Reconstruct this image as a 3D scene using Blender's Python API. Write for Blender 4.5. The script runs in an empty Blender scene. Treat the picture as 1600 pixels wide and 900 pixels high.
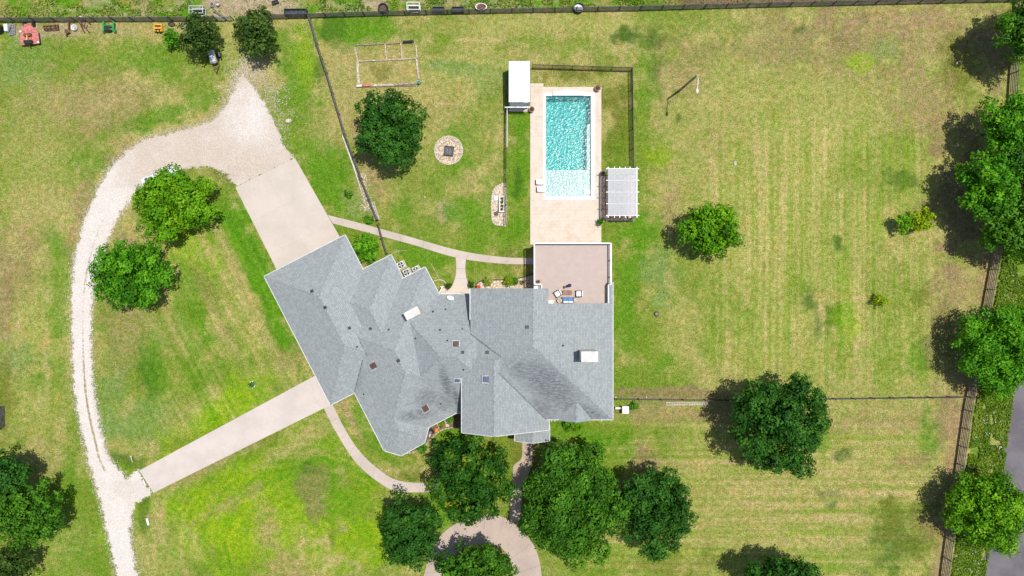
import bpy, math, random
import numpy as np
from mathutils import Vector

# ------------------------------------------------------------------ camera, sky, sun, exposure
SC = bpy.context.scene
COL = SC.collection
S = 0.078          # metres on the ground per pixel of the photograph
H = 83.0           # flying height of the camera
cam_d = bpy.data.cameras.new('camera')
cam_d.sensor_width = 36.0
cam_d.lens = 36.0 * H / (1600 * S)
cam_d.clip_start = 0.5
cam_d.clip_end = 5000
cam = bpy.data.objects.new('camera', cam_d)
cam.location = (0, 0, H)
cam.rotation_euler = (0, 0, 0)
COL.objects.link(cam)
SC.camera = cam

SUNV = Vector((0.250, 0.105, 1.0)).normalized()     # towards the sun
elev = math.asin(SUNV.z)
azim = math.atan2(SUNV.x, SUNV.y)                   # clockwise from +Y
W = bpy.data.worlds.new('World')
SC.world = W
W.use_nodes = True
wn = W.node_tree
bg = wn.nodes['Background']
sky = wn.nodes.new('ShaderNodeTexSky')
sky.sky_type = 'NISHITA'
sky.sun_disc = False
sky.sun_elevation = elev
sky.sun_rotation = azim
sky.air_density = 1.0
sky.dust_density = 1.2
bg.inputs['Strength'].default_value = 0.104
wn.links.new(sky.outputs[0], bg.inputs[0])
sun_d = bpy.data.lights.new('sun', 'SUN')
sun_d.energy = 4.15
sun_d.angle = math.radians(0.6)
sun_d.color = (1.0, 0.965, 0.91)
sun = bpy.data.objects.new('sun', sun_d)
sun.rotation_euler = SUNV.to_track_quat('Z', 'Y').to_euler()
sun.location = (20, 10, 60)
COL.objects.link(sun)

SC.view_settings.view_transform = 'Standard'
SC.view_settings.look = 'None'
SC.view_settings.exposure = 0.0
SC.view_settings.gamma = 1.0
SC.view_settings.use_curve_mapping = False
SC.cycles.max_bounces = 6
SC.cycles.diffuse_bounces = 3
SC.cycles.transparent_max_bounces = 12
SC.cycles.caustics_reflective = False
SC.cycles.caustics_refractive = False
SC.cycles.use_denoising = True

random.seed(7)
RNG = np.random.default_rng(7)

# ------------------------------------------------------------------ helpers
def P(x, y, z=0.0):
    """the world point seen at photograph pixel (x, y) when it stands z above the ground"""
    k = S * (H - z) / H
    return Vector(((x - 800) * k, -(y - 450) * k, z))

def lin(r, g, b):
    f = lambda c: (c / 255 / 12.92) if c <= 10 else ((c / 255 + 0.055) / 1.055) ** 2.4
    return (f(r), f(g), f(b))

BASE = {}

def new_obj(name, me, parent=None, base=None):
    o = bpy.data.objects.new(name, me)
    COL.objects.link(o)
    if parent is not None:
        o.parent = parent
        BASE[o.name] = BASE[parent.name]
    else:
        b = Vector(base) if base is not None else Vector((0, 0, 0))
        o.location = b
        BASE[o.name] = b
    return o

def thing(name, label, cat, loc, group=None):
    o = new_obj(name, None, None, loc)
    o.empty_display_size = 0.3
    return tag(o, label, cat, group)

def tag(o, label=None, cat=None, group=None, kind=None):
    if label: o['label'] = label
    if cat: o['category'] = cat
    if group: o['group'] = group
    if kind: o['kind'] = kind
    return o

class MB:
    """collects polygons in world coordinates"""
    def __init__(s):
        s.v = []; s.f = []; s.uv = []
    def quad(s, *pts, uv=None):
        n = len(s.v)
        s.v += [tuple(p) for p in pts]
        s.f.append(tuple(range(n, n + len(pts))))
        s.uv += uv if uv else [(p[0], p[1]) for p in pts]
        return s
    def box(s, c, sx, sy, sz, rz=0.0, u=None):
        """box with centre of its BOTTOM face at c"""
        c = Vector(c)
        if u is None: u = Vector((math.cos(rz), math.sin(rz), 0))
        w = Vector((-u.y, u.x, 0))
        a = u * sx / 2; b = w * sy / 2; t = Vector((0, 0, sz))
        p = [c - a - b, c + a - b, c + a + b, c - a + b]
        q = [k + t for k in p]
        s.quad(*p[::-1]); s.quad(*q)
        for i in range(4):
            j = (i + 1) % 4
            s.quad(p[i], p[j], q[j], q[i])
        return s
    def prism(s, pts, z0, z1):
        """pts: xy polygon counter-clockwise"""
        p = [Vector((a[0], a[1], z0)) for a in pts]
        q = [Vector((a[0], a[1], z1)) for a in pts]
        s.quad(*q); s.quad(*p[::-1])
        for i in range(len(p)):
            j = (i + 1) % len(p)
            s.quad(p[i], p[j], q[j], q[i])
        return s
    def bar(s, a, b, w, h=None, up=Vector((0, 0, 1))):
        """rectangular bar between two points (centre line)"""
        a = Vector(a); b = Vector(b); h = h or w
        d = (b - a).normalized()
        if abs(d.dot(up)) > 0.95: up = Vector((1, 0, 0))
        x = d.cross(up).normalized(); y = x.cross(d).normalized()
        x *= w / 2; y *= h / 2
        p = [a - x - y, a + x - y, a + x + y, a - x + y]
        q = [k + (b - a) for k in p]
        s.quad(*p); s.quad(*q[::-1])
        for i in range(4):
            j = (i + 1) % 4
            s.quad(p[i], q[i], q[j], p[j])
        return s
    def tube(s, pts, rad, n=8, cap=True):
        pts = [Vector(p) for p in pts]
        if not hasattr(rad, '__len__'): rad = [rad] * len(pts)
        rings = []
        for i, p in enumerate(pts):
            d = (pts[min(i + 1, len(pts) - 1)] - pts[max(i - 1, 0)]).normalized()
            up = Vector((0, 0, 1)) if abs(d.z) < 0.9 else Vector((1, 0, 0))
            x = d.cross(up).normalized(); y = x.cross(d).normalized()
            rings.append([p + (x * math.cos(2 * math.pi * k / n) + y * math.sin(2 * math.pi * k / n)) * rad[i] for k in range(n)])
        for i in range(len(rings) - 1):
            for k in range(n):
                l = (k + 1) % n
                s.quad(rings[i][k], rings[i][l], rings[i + 1][l], rings[i + 1][k])
        if cap:
            s.quad(*rings[0][::-1]); s.quad(*rings[-1])
        return s
    def lathe(s, c, prof, n=20, sx=1.0, sy=1.0, rz=0.0):
        """prof: list of (radius, height) from the bottom up"""
        c = Vector(c)
        cr, sr = math.cos(rz), math.sin(rz)
        rings = []
        for r, z in prof:
            ring = []
            for k in range(n):
                a = 2 * math.pi * k / n
                X = r * sx * math.cos(a); Y = r * sy * math.sin(a)
                ring.append(c + Vector((X * cr - Y * sr, X * sr + Y * cr, z)))
            rings.append(ring)
        for i in range(len(rings) - 1):
            for k in range(n):
                l = (k + 1) % n
                s.quad(rings[i][k], rings[i][l], rings[i + 1][l], rings[i + 1][k])
        s.quad(*rings[0][::-1]); s.quad(*rings[-1])
        return s
    def mesh(s, name, base):
        me = bpy.data.meshes.new(name)
        b = Vector(base)
        me.from_pydata([(v[0] - b.x, v[1] - b.y, v[2] - b.z) for v in s.v], [], s.f)
        uvl = me.uv_layers.new(name='UVMap')
        uvl.data.foreach_set('uv', np.array(s.uv, dtype=np.float32).ravel())
        return me
    def build(s, name, mat, parent=None, base=None, smooth=False):
        b = BASE[parent.name] if parent is not None else (base or (0, 0, 0))
        me = s.mesh(name, b)
        if smooth:
            me.polygons.foreach_set('use_smooth', [True] * len(me.polygons))
        me.materials.append(mat)
        return new_obj(name, me, parent, base)

def bevel(o, w=0.02, seg=2):
    m = o.modifiers.new('bevel', 'BEVEL'); m.width = w; m.segments = seg; m.limit_method = 'ANGLE'
    me = o.data
    import bmesh
    bm = bmesh.new(); bm.from_mesh(me); bmesh.ops.remove_doubles(bm, verts=bm.verts, dist=1e-5); bm.to_mesh(me); bm.free()
    return o

# ---- lattice noise for the ground's colour map
_TAB = RNG.random((256, 256))
def vnoise(x, y, seed=0):
    x = x + seed * 37.13; y = y + seed * 91.7
    xi = np.floor(x).astype(int); yi = np.floor(y).astype(int)
    fx = x - xi; fy = y - yi
    fx = fx * fx * (3 - 2 * fx); fy = fy * fy * (3 - 2 * fy)
    a = _TAB[xi & 255, yi & 255]; b = _TAB[(xi + 1) & 255, yi & 255]
    c = _TAB[xi & 255, (yi + 1) & 255]; d = _TAB[(xi + 1) & 255, (yi + 1) & 255]
    return (a * (1 - fx) + b * fx) * (1 - fy) + (c * (1 - fx) + d * fx) * fy
def fbm(x, y, seed=0, oct=4):
    t = 0; a = 1; n = 0
    for i in range(oct):
        t = t + a * vnoise(x * 2 ** i, y * 2 ** i, seed + i * 3); n += a; a *= 0.55
    return t / n
def sstep(a, b, x):
    t = np.clip((x - a) / (b - a), 0, 1)
    return t * t * (3 - 2 * t)

# ------------------------------------------------------------------ materials
def nodes(name):
    m = bpy.data.materials.new(name)
    m.use_nodes = True
    nt = m.node_tree
    return m, nt, nt.nodes['Principled BSDF']

def N(nt, t, **kw):
    n = nt.nodes.new(t)
    for k, v in kw.items(): setattr(n, k, v)
    return n

def mixc(nt, fac, a, b, mode='MIX'):
    n = nt.nodes.new('ShaderNodeMix'); n.data_type = 'RGBA'; n.blend_type = mode; n.clamp_factor = True
    for i, v in ((0, fac), (6, a), (7, b)):
        if hasattr(v, 'links') or hasattr(v, 'is_linked'): nt.links.new(v, n.inputs[i])
        elif i == 0: n.inputs[i].default_value = v
        else: n.inputs[i].default_value = (*v[:3], 1)
    return n.outputs[2]

def ramp(nt, src, a, b, lo=0.0, hi=1.0):
    n = nt.nodes.new('ShaderNodeMapRange'); n.interpolation_type = 'SMOOTHSTEP'
    nt.links.new(src, n.inputs[0])
    n.inputs[1].default_value = a; n.inputs[2].default_value = b; n.inputs[3].default_value = lo; n.inputs[4].default_value = hi
    return n.outputs[0]

def noise(nt, vec, scale, detail=3.0, rough=0.55):
    n = nt.nodes.new('ShaderNodeTexNoise'); n.inputs['Scale'].default_value = scale
    n.inputs['Detail'].default_value = detail; n.inputs['Roughness'].default_value = rough
    if vec is not None: nt.links.new(vec, n.inputs['Vector'])
    return n.outputs[0]

def bumpn(nt, src, bsdf, strength=0.3, dist=0.02):
    b = nt.nodes.new('ShaderNodeBump'); b.inputs['Strength'].default_value = strength; b.inputs['Distance'].default_value = dist
    nt.links.new(src, b.inputs['Height']); nt.links.new(b.outputs[0], bsdf.inputs['Normal'])

def simple(name, col, rough=0.7, var=0.18, scale=5.0, metal=0.0, col2=None, bump=0.15, lo=0.4, hi=0.62):
    m, nt, b = nodes(name)
    g = N(nt, 'ShaderNodeNewGeometry')
    f = noise(nt, g.outputs['Position'], scale, 4)
    c1 = tuple(c * (1 - var) for c in col); c2 = tuple(min(1, c * (1 + var)) for c in col)
    if col2: c1, c2 = col, col2
    nt.links.new(mixc(nt, ramp(nt, f, lo, hi), c1, c2), b.inputs['Base Color'])
    b.inputs['Roughness'].default_value = rough
    b.inputs['Metallic'].default_value = metal
    if bump: bumpn(nt, noise(nt, g.outputs['Position'], scale * 5, 3), b, bump, 0.02)
    return m

def ground_mat():
    m, nt, b = nodes('lawn_mix')
    at = N(nt, 'ShaderNodeAttribute', attribute_name='Col')
    g = N(nt, 'ShaderNodeNewGeometry'); pos = g.outputs['Position']
    n1 = noise(nt, pos, 1.9, 5, 0.7)
    n2 = noise(nt, pos, 8.0, 3, 0.8)
    n3 = noise(nt, pos, 0.55, 3, 0.6)
    c = at.outputs['Color']
    dark = mixc(nt, 1.0, c, (0.66, 0.83, 0.42), 'MULTIPLY')
    straw = mixc(nt, 1.0, c, (1.26, 1.12, 1.34), 'MULTIPLY')
    c1 = mixc(nt, ramp(nt, n1, 0.33, 0.67), dark, straw)
    lo = mixc(nt, 1.0, c1, (0.48, 0.56, 0.40), 'MULTIPLY')
    hi = mixc(nt, 1.0, c1, (1.36, 1.30, 1.40), 'MULTIPLY')
    c2 = mixc(nt, ramp(nt, n2, 0.34, 0.66), lo, hi)
    red = mixc(nt, 1.0, c2, (1.06, 0.96, 0.94), 'MULTIPLY')
    c3 = mixc(nt, ramp(nt, n3, 0.45, 0.7), c2, red)
    # cut rows left by the mower
    for nm, sc, rot in (('row_up', (2.3, 0.035, 1), 0), ('row_across', (0.035, 2.0, 1), 0), ('row_slant', (2.2, .05, 1), math.radians(-27.3))):
        mp = N(nt, 'ShaderNodeMapping'); mp.inputs['Rotation'].default_value = (0, 0, rot); nt.links.new(pos, mp.inputs[0])
        m2 = N(nt, 'ShaderNodeMapping'); m2.inputs['Scale'].default_value = sc; nt.links.new(mp.outputs[0], m2.inputs[0])
        rn = noise(nt, m2.outputs[0], 1.0, 2, 0.6)
        ra = N(nt, 'ShaderNodeAttribute', attribute_name=nm)
        dk = mixc(nt, 1.0, c3, (0.84, 0.95, 0.70), 'MULTIPLY'); lt = mixc(nt, 1.0, c3, (1.10, 1.06, 1.14), 'MULTIPLY')
        c3 = mixc(nt, ra.outputs['Fac'], c3, mixc(nt, ramp(nt, rn, .38, .62), dk, lt))
    nt.links.new(c3, b.inputs['Base Color'])
    b.inputs['Roughness'].default_value = 0.95
    b.inputs['Specular IOR Level'].default_value = 0.15
    bumpn(nt, n2, b, 0.5, 0.08)
    return m

def leaf_mat(name, dark, mid, light, trans=0.17):
    m, nt, b = nodes(name)
    at = N(nt, 'ShaderNodeAttribute', attribute_name='tint')
    r = N(nt, 'ShaderNodeValToRGB')
    nt.links.new(at.outputs['Fac'], r.inputs[0])
    e = r.color_ramp.elements
    e[0].color = (*dark, 1); e[1].color = (*light, 1); e[1].position = 1.0
    k = e.new(0.55); k.color = (*mid, 1)
    nt.links.new(r.outputs[0], b.inputs['Base Color'])
    b.inputs['Roughness'].default_value = 0.55
    b.inputs['Specular IOR Level'].default_value = 0.12
    tr = N(nt, 'ShaderNodeBsdfTranslucent')
    tc = mixc(nt, 1.0, r.outputs[0], (1.25, 1.35, 0.55), 'MULTIPLY')
    nt.links.new(tc, tr.inputs[0])
    mx = N(nt, 'ShaderNodeMixShader'); mx.inputs[0].default_value = trans
    nt.links.new(b.outputs[0], mx.inputs[1]); nt.links.new(tr.outputs[0], mx.inputs[2])
    nt.links.new(mx.outputs[0], nt.nodes['Material Output'].inputs[0])
    return m

def roof_mat(stains, gain=1.0):
    m, nt, b = nodes('shingles')
    uv = N(nt, 'ShaderNodeUVMap', uv_map='UVMap')
    g = N(nt, 'ShaderNodeNewGeometry'); pos = g.outputs['Position']
    br = N(nt, 'ShaderNodeTexBrick')
    nt.links.new(uv.outputs[0], br.inputs['Vector'])
    br.inputs['Scale'].default_value = 1.0
    br.inputs['Brick Width'].default_value = 0.34
    br.inputs['Row Height'].default_value = 0.20
    br.inputs['Mortar Size'].default_value = 0.014
    br.inputs['Mortar Smooth'].default_value = 0.3
    br.inputs['Bias'].default_value = -0.1
    br.inputs['Color1'].default_value = (0.302, 0.328, 0.330, 1)
    br.inputs['Color2'].default_value = (0.385, 0.413, 0.412, 1)
    br.inputs['Mortar'].default_value = (0.21, 0.225, 0.228, 1)
    br.offset = 0.37
    n1 = noise(nt, pos, 7.0, 3, 0.7)
    c = mixc(nt, ramp(nt, n1, 0.36, 0.68), mixc(nt, 1.0, br.outputs[0], (0.89, 0.90, 0.905), 'MULTIPLY'),
             mixc(nt, 1.0, br.outputs[0], (1.11, 1.10, 1.09), 'MULTIPLY'))
    # black algae streaks, shapes of their own on the cloth of shingles
    mp0 = N(nt, 'ShaderNodeMapping'); mp0.inputs['Scale'].default_value = (1.1, 3.2, 1); nt.links.new(uv.outputs[0], mp0.inputs[0])
    n2 = noise(nt, mp0.outputs[0], 1.5, 5, 0.75)
    tot = None
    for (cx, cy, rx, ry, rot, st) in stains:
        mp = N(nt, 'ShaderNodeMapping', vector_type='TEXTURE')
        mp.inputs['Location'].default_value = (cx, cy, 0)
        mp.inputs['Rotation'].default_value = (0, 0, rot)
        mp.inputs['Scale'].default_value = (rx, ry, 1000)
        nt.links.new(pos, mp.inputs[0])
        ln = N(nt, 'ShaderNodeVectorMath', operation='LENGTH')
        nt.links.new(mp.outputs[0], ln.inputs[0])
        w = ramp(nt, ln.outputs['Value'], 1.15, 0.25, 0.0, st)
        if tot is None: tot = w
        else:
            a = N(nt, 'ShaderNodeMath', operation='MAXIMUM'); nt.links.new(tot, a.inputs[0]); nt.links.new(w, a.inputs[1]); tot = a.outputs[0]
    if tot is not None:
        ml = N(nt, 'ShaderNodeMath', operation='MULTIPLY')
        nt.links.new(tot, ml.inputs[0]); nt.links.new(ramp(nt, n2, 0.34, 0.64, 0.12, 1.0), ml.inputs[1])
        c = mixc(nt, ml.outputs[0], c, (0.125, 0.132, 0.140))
    nt.links.new(c, b.inputs['Base Color'])
    b.inputs['Roughness'].default_value = 0.9
    b.inputs['Specular IOR Level'].default_value = 0.2
    bumpn(nt, br.outputs['Fac'], b, 0.35, -0.02)
    return m

def concrete_mat(name, col, var=0.10):
    m, nt, b = nodes(name)
    g = N(nt, 'ShaderNodeNewGeometry'); pos = g.outputs['Position']
    a = noise(nt, pos, 0.35, 5, 0.6); c = noise(nt, pos, 14, 3, 0.6); st = noise(nt, pos, 1.3, 5, 0.7)
    c1 = mixc(nt, ramp(nt, a, 0.35, 0.65), tuple(k * (1 - var) for k in col), tuple(min(1, k * (1 + var * 0.6)) for k in col))
    c2 = mixc(nt, ramp(nt, c, 0.35, 0.65), mixc(nt, 1.0, c1, (0.90, 0.90, 0.89), 'MULTIPLY'), c1)
    c3 = mixc(nt, ramp(nt, st, 0.60, 0.74, 0.0, 0.35), c2, mixc(nt, 1.0, c2, (0.72, 0.70, 0.66), 'MULTIPLY'))
    nt.links.new(c3, b.inputs['Base Color'])
    b.inputs['Roughness'].default_value = 0.9
    bumpn(nt, c, b, 0.2, 0.01)
    return m

def travertine_mat():
    m, nt, b = nodes('travertine')
    g = N(nt, 'ShaderNodeNewGeometry'); pos = g.outputs['Position']
    br = N(nt, 'ShaderNodeTexBrick'); nt.links.new(pos, br.inputs['Vector'])
    br.inputs['Scale'].default_value = 1.0; br.inputs['Brick Width'].default_value = 0.61; br.inputs['Row Height'].default_value = 0.41
    br.inputs['Mortar Size'].default_value = 0.012; br.inputs['Bias'].default_value = 0.0
    br.inputs['Color1'].default_value = (0.60, 0.475, 0.355, 1); br.inputs['Color2'].default_value = (0.665, 0.575, 0.475, 1)
    br.inputs['Mortar'].default_value = (0.50, 0.40, 0.30, 1)
    n1 = noise(nt, pos, 0.9, 4, 0.65); n2 = noise(nt, pos, 4.5, 4, 0.7)
    c = mixc(nt, ramp(nt, n1, 0.35, 0.68), br.outputs[0], (0.67, 0.575, 0.48))
    c = mixc(nt, ramp(nt, n2, 0.52, 0.72, 0.0, 0.5), c, (0.56, 0.42, 0.295))
    nt.links.new(c, b.inputs['Base Color']); b.inputs['Roughness'].default_value = 0.75
    bumpn(nt, br.outputs['Fac'], b, 0.3, -0.01)
    return m

def gravel_mat():
    m, nt, b = nodes('white_gravel')
    at = N(nt, 'ShaderNodeAttribute', attribute_name='dirt'); cv = N(nt, 'ShaderNodeAttribute', attribute_name='cover')
    g = N(nt, 'ShaderNodeNewGeometry'); pos = g.outputs['Position']
    n1 = noise(nt, pos, 0.45, 5, 0.7); n2 = noise(nt, pos, 9, 3, 0.7); n3 = noise(nt, pos, 2.6, 5, 0.9)
    tn = N(nt, 'ShaderNodeAttribute', attribute_name='tone'); tm = N(nt, 'ShaderNodeMath', operation='MULTIPLY_ADD'); tm.inputs[1].default_value = 1.3; nt.links.new(n1, tm.inputs[0]); nt.links.new(tn.outputs['Fac'], tm.inputs[2])
    c = mixc(nt, ramp(nt, tm.outputs[0], 0.45, 1.6), (0.69, 0.635, 0.585), (0.565, 0.475, 0.395))
    c = mixc(nt, ramp(nt, n2, 0.35, 0.7), mixc(nt, 1.0, c, (0.80, 0.79, 0.77), 'MULTIPLY'), mixc(nt, 1.0, c, (1.12, 1.12, 1.12), 'MULTIPLY'))
    ad = N(nt, 'ShaderNodeMath', operation='ADD'); nt.links.new(at.outputs['Fac'], ad.inputs[0]); nt.links.new(n3, ad.inputs[1])
    d = ramp(nt, ad.outputs[0], 0.92, 1.12, 0.0, 1.0)
    c = mixc(nt, d, c, mixc(nt, ramp(nt, n2, 0.4, 0.6), (0.20, 0.17, 0.075), (0.42, 0.31, 0.19)))
    nt.links.new(c, b.inputs['Base Color']); b.inputs['Roughness'].default_value = 0.95
    bumpn(nt, n2, b, 0.5, 0.03)
    # the stones thin out at the edge and the lawn shows between them
    n4 = noise(nt, pos, 1.1, 5, 0.75); n5 = noise(nt, pos, 6.0, 3, 0.7)
    def mad(x, m, a):
        q = N(nt, 'ShaderNodeMath', operation='MULTIPLY_ADD'); nt.links.new(x, q.inputs[0]); q.inputs[1].default_value = m
        if hasattr(a, 'links'): nt.links.new(a, q.inputs[2])
        else: q.inputs[2].default_value = a
        return q.outputs[0]
    e = mad(n4, 24.0, mad(n5, 15.0, mad(cv.outputs['Fac'], 1.0, -20.8)))
    al = ramp(nt, e, -0.4, 0.4)
    tp = N(nt, 'ShaderNodeBsdfTransparent'); mx = N(nt, 'ShaderNodeMixShader')
    nt.links.new(al, mx.inputs[0]); nt.links.new(tp.outputs[0], mx.inputs[1]); nt.links.new(b.outputs[0], mx.inputs[2])
    nt.links.new(mx.outputs[0], nt.nodes['Material Output'].inputs[0])
    return m

def water_mat():
    m, nt, b = nodes('pool_water')
    nt.nodes.remove(b)
    tr = N(nt, 'ShaderNodeBsdfTransparent'); tr.inputs[0].default_value = (0.84, 0.965, 0.955, 1)
    gl = N(nt, 'ShaderNodeBsdfGlossy'); gl.inputs['Roughness'].default_value = 0.17
    fr = N(nt, 'ShaderNodeFresnel'); fr.inputs['IOR'].default_value = 1.33
    g = N(nt, 'ShaderNodeNewGeometry'); pos = g.outputs['Position']
    n1 = noise(nt, pos, 4.6, 2, 0.55)
    bp = N(nt, 'ShaderNodeBump'); bp.inputs['Strength'].default_value = 1.0; bp.inputs['Distance'].default_value = 0.042
    nt.links.new(n1, bp.inputs['Height'])
    nt.links.new(bp.outputs[0], gl.inputs['Normal']); nt.links.new(bp.outputs[0], fr.inputs['Normal'])
    df = N(nt, 'ShaderNodeBsdfDiffuse'); df.inputs[0].default_value = (0.0, 0.52, 0.54, 1)
    m0 = N(nt, 'ShaderNodeMixShader'); m0.inputs[0].default_value = 0.16
    nt.links.new(tr.outputs[0], m0.inputs[1]); nt.links.new(df.outputs[0], m0.inputs[2])
    mx = N(nt, 'ShaderNodeMixShader')
    nt.links.new(fr.outputs[0], mx.inputs[0]); nt.links.new(m0.outputs[0], mx.inputs[1]); nt.links.new(gl.outputs[0], mx.inputs[2])
    nt.links.new(mx.outputs[0], nt.nodes['Material Output'].inputs[0])
    return m

def shade_mat(name, col, alpha):
    """a woven panel or lattice skin that lets part of the light through"""
    m, nt, b = nodes(name)
    b.inputs['Base Color'].default_value = (*col, 1); b.inputs['Roughness'].default_value = 0.7
    tl = N(nt, 'ShaderNodeBsdfTranslucent'); tl.inputs[0].default_value = (*col, 1)
    mx = N(nt, 'ShaderNodeMixShader'); mx.inputs[0].default_value = alpha
    nt.links.new(b.outputs[0], mx.inputs[1]); nt.links.new(tl.outputs[0], mx.inputs[2])
    nt.links.new(mx.outputs[0], nt.nodes['Material Output'].inputs[0])
    return m

M = {}
M['lawn'] = ground_mat()
M['leaf_mid'] = leaf_mat('leaf_mid', (0.030, 0.105, 0.008), (0.088, 0.250, 0.014), (0.180, 0.390, 0.024))
M['leaf_dark'] = leaf_mat('leaf_dark', (0.013, 0.055, 0.007), (0.032, 0.125, 0.013), (0.075, 0.215, 0.020))
M['leaf_lime'] = leaf_mat('leaf_lime', (0.046, 0.155, 0.004), (0.138, 0.355, 0.008), (0.280, 0.500, 0.016))
M['leaf_fresh'] = leaf_mat('leaf_fresh', (0.032, 0.135, 0.006), (0.085, 0.300, 0.010), (0.180, 0.440, 0.016))
M['leaf_olive'] = leaf_mat('leaf_olive', (0.024, 0.058, 0.010), (0.056, 0.120, 0.018), (0.120, 0.190, 0.030), 0.2)
M['leaf_gold'] = leaf_mat('leaf_gold', (0.016, 0.070, 0.007), (0.040, 0.155, 0.012), (0.290, 0.330, 0.014))
M['leaf_yellow'] = leaf_mat('leaf_yellow', (0.110, 0.240, 0.005), (0.280, 0.420, 0.008), (0.470, 0.540, 0.014))
M['weed'] = leaf_mat('weed_leaf', (0.075, 0.170, 0.010), (0.200, 0.330, 0.022), (0.400, 0.420, 0.090))
M['bark'] = simple('bark', (0.12, 0.09, 0.07), 0.95, 0.35, 6, bump=0.6)
M['concrete'] = concrete_mat('concrete', (0.60, 0.52, 0.445), .06)
M['concrete_pale'] = concrete_mat('concrete_pale', (0.615, 0.535, 0.475), .08)
M['concrete_brown'] = concrete_mat('concrete_brown', (0.49, 0.39, 0.325), .1)
M['concrete_warm'] = concrete_mat('concrete_warm', (0.565, 0.475, 0.405), .1)
M['brick_path'] = concrete_mat('paver_path', (0.53, 0.41, 0.32), 0.14)
M['trav'] = travertine_mat()
M['coping'] = simple('coping_stone', (0.86, 0.81, 0.73), 0.6, 0.05, 3, bump=0.05)
M['gravel'] = gravel_mat()
M['stone'] = simple('limestone', (0.66, 0.58, 0.48), 0.9, 0.3, 7, bump=0.5)
M['asphalt'] = concrete_mat('asphalt', (0.160, 0.142, 0.158), 0.2)
M['white'] = simple('white_paint', (0.82, 0.81, 0.79), 0.45, 0.03, 2, bump=0.0)
M['white_metal'] = simple('white_sheet_metal', (0.64, 0.66, 0.70), 0.4, 0.03, 1.5, bump=0.0)
M['cream'] = simple('cream_stucco', (0.70, 0.65, 0.585), 0.8, 0.08, 5, bump=0.2)
M['brick'] = simple('pale_brick', (0.46, 0.36, 0.28), 0.9, 0.2, 6, bump=0.3)
M['glass'] = simple('window_glass', (0.03, 0.04, 0.05), 0.08, 0.1, 1, bump=0)
M['black'] = simple('black_plastic', (0.022, 0.023, 0.026), 0.5, 0.2, 6, bump=0.1)
M['black_metal'] = simple('black_metal', (0.025, 0.026, 0.028), 0.45, 0.2, 8, bump=0.05)
M['fence_dark'] = simple('dark_fence_board', (0.125, 0.118, 0.108), 0.9, 0.3, 2.5, bump=0.3)
M['fence_tan'] = simple('weathered_board', (0.24, 0.195, 0.155), 0.9, 0.35, 2.5, bump=0.3)
M['wood'] = simple('grey_timber', (0.33, 0.27, 0.20), 0.9, 0.3, 4, bump=0.4)
M['wood_pale'] = simple('pale_timber', (0.52, 0.44, 0.345), 0.9, 0.25, 4, bump=0.3)
M['deckwood'] = simple('red_deck_board', (0.495, 0.395, 0.345), 0.7, 0.03, 1.2, bump=0.1)
M['deckwood2'] = simple('brown_deck_timber', (0.36, 0.19, 0.14), 0.75, 0.2, 4, bump=0.2)
M['steel'] = simple('dull_steel', (0.42, 0.44, 0.46), 0.4, 0.2, 5, metal=0.6, bump=0.05)
M['silver'] = simple('silver_paint', (0.66, 0.68, 0.72), 0.35, 0.12, 5, metal=0.3, bump=0.03)
M['rust'] = simple('rust', (0.17, 0.075, 0.045), 0.9, 0.4, 9, bump=0.4)
M['red'] = simple('faded_red_paint', (0.56, 0.185, 0.155), 0.6, 0.22, 4, bump=0.1)
M['green'] = simple('green_paint', (0.03, 0.30, 0.07), 0.5, 0.2, 6, bump=0.05)
M['yellow'] = simple('yellow_paint', (0.80, 0.42, 0.04), 0.5, 0.15, 6, bump=0.05)
M['blue'] = simple('blue_cushion', (0.10, 0.25, 0.55), 0.9, 0.12, 5, bump=0.2)
M['navy'] = simple('navy_cloth', (0.02, 0.03, 0.12), 0.9, 0.2, 5, bump=0.2)
M['terracotta'] = simple('terracotta', (0.36, 0.19, 0.12), 0.85, 0.2, 6, bump=0.2)
M['soil'] = simple('dark_soil', (0.11, 0.075, 0.05), 0.95, 0.35, 8, bump=0.5)
M['mulch'] = simple('brown_mulch', (0.20, 0.12, 0.085), 0.95, 0.4, 6, bump=0.6)
M['bed_stone'] = simple('crushed_stone', (0.58, 0.47, 0.34), 0.95, 0.35, 5, bump=0.6)
M['teal'] = simple('teal_plastic', (0.01, 0.25, 0.24), 0.5, 0.1, 6, bump=0)
M['car_paint'] = simple('white_car_paint', (0.78, 0.80, 0.83), 0.2, 0.02, 2, bump=0)
M['pool_plaster'] = simple('aqua_caustic_plaster', (0.012, 0.27, 0.28), 0.7, 0.3, 3.6, col2=(0.10, 0.56, 0.50), bump=0.2, lo=0.40, hi=0.62)  # aqua plaster; its paler mottling is caustic light painted into the floor colour
M['shelf_plaster'] = simple('white_plaster', (0.72, 0.665, 0.655), 0.7, 0.05, 3, bump=0.1)
M['pool_wall'] = simple('pool_wall_tile', (0.015, 0.50, 0.53), 0.5, 0.1, 5, bump=0.05)
M['water'] = water_mat()
M['lattice'] = shade_mat('lattice_skin', (0.80, 0.80, 0.80), 0.35)
M['orange'] = simple('orange_flower', (0.75, 0.25, 0.03), 0.8, 0.2, 6, bump=0)
M['redflower'] = simple('red_flower', (0.65, 0.06, 0.04), 0.8, 0.3, 9, bump=0.1)


# ------------------------------------------------------------------ ground
LIT = 1.39
def A(r, g, b):
    return np.array(lin(r, g, b)) / LIT

TAN = A(192, 176, 120); STRAW = A(182, 181, 104); GRN = A(132, 158, 54); LUSH = A(106, 156, 32)
LIME = A(152, 186, 24); DKG = A(70, 112, 34); BRN = A(160, 138, 104); PINK = A(182, 156, 118); OLV = A(126, 132, 52)
DIRT = A(196, 176, 150); SAGE = A(140, 166, 92)

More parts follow.
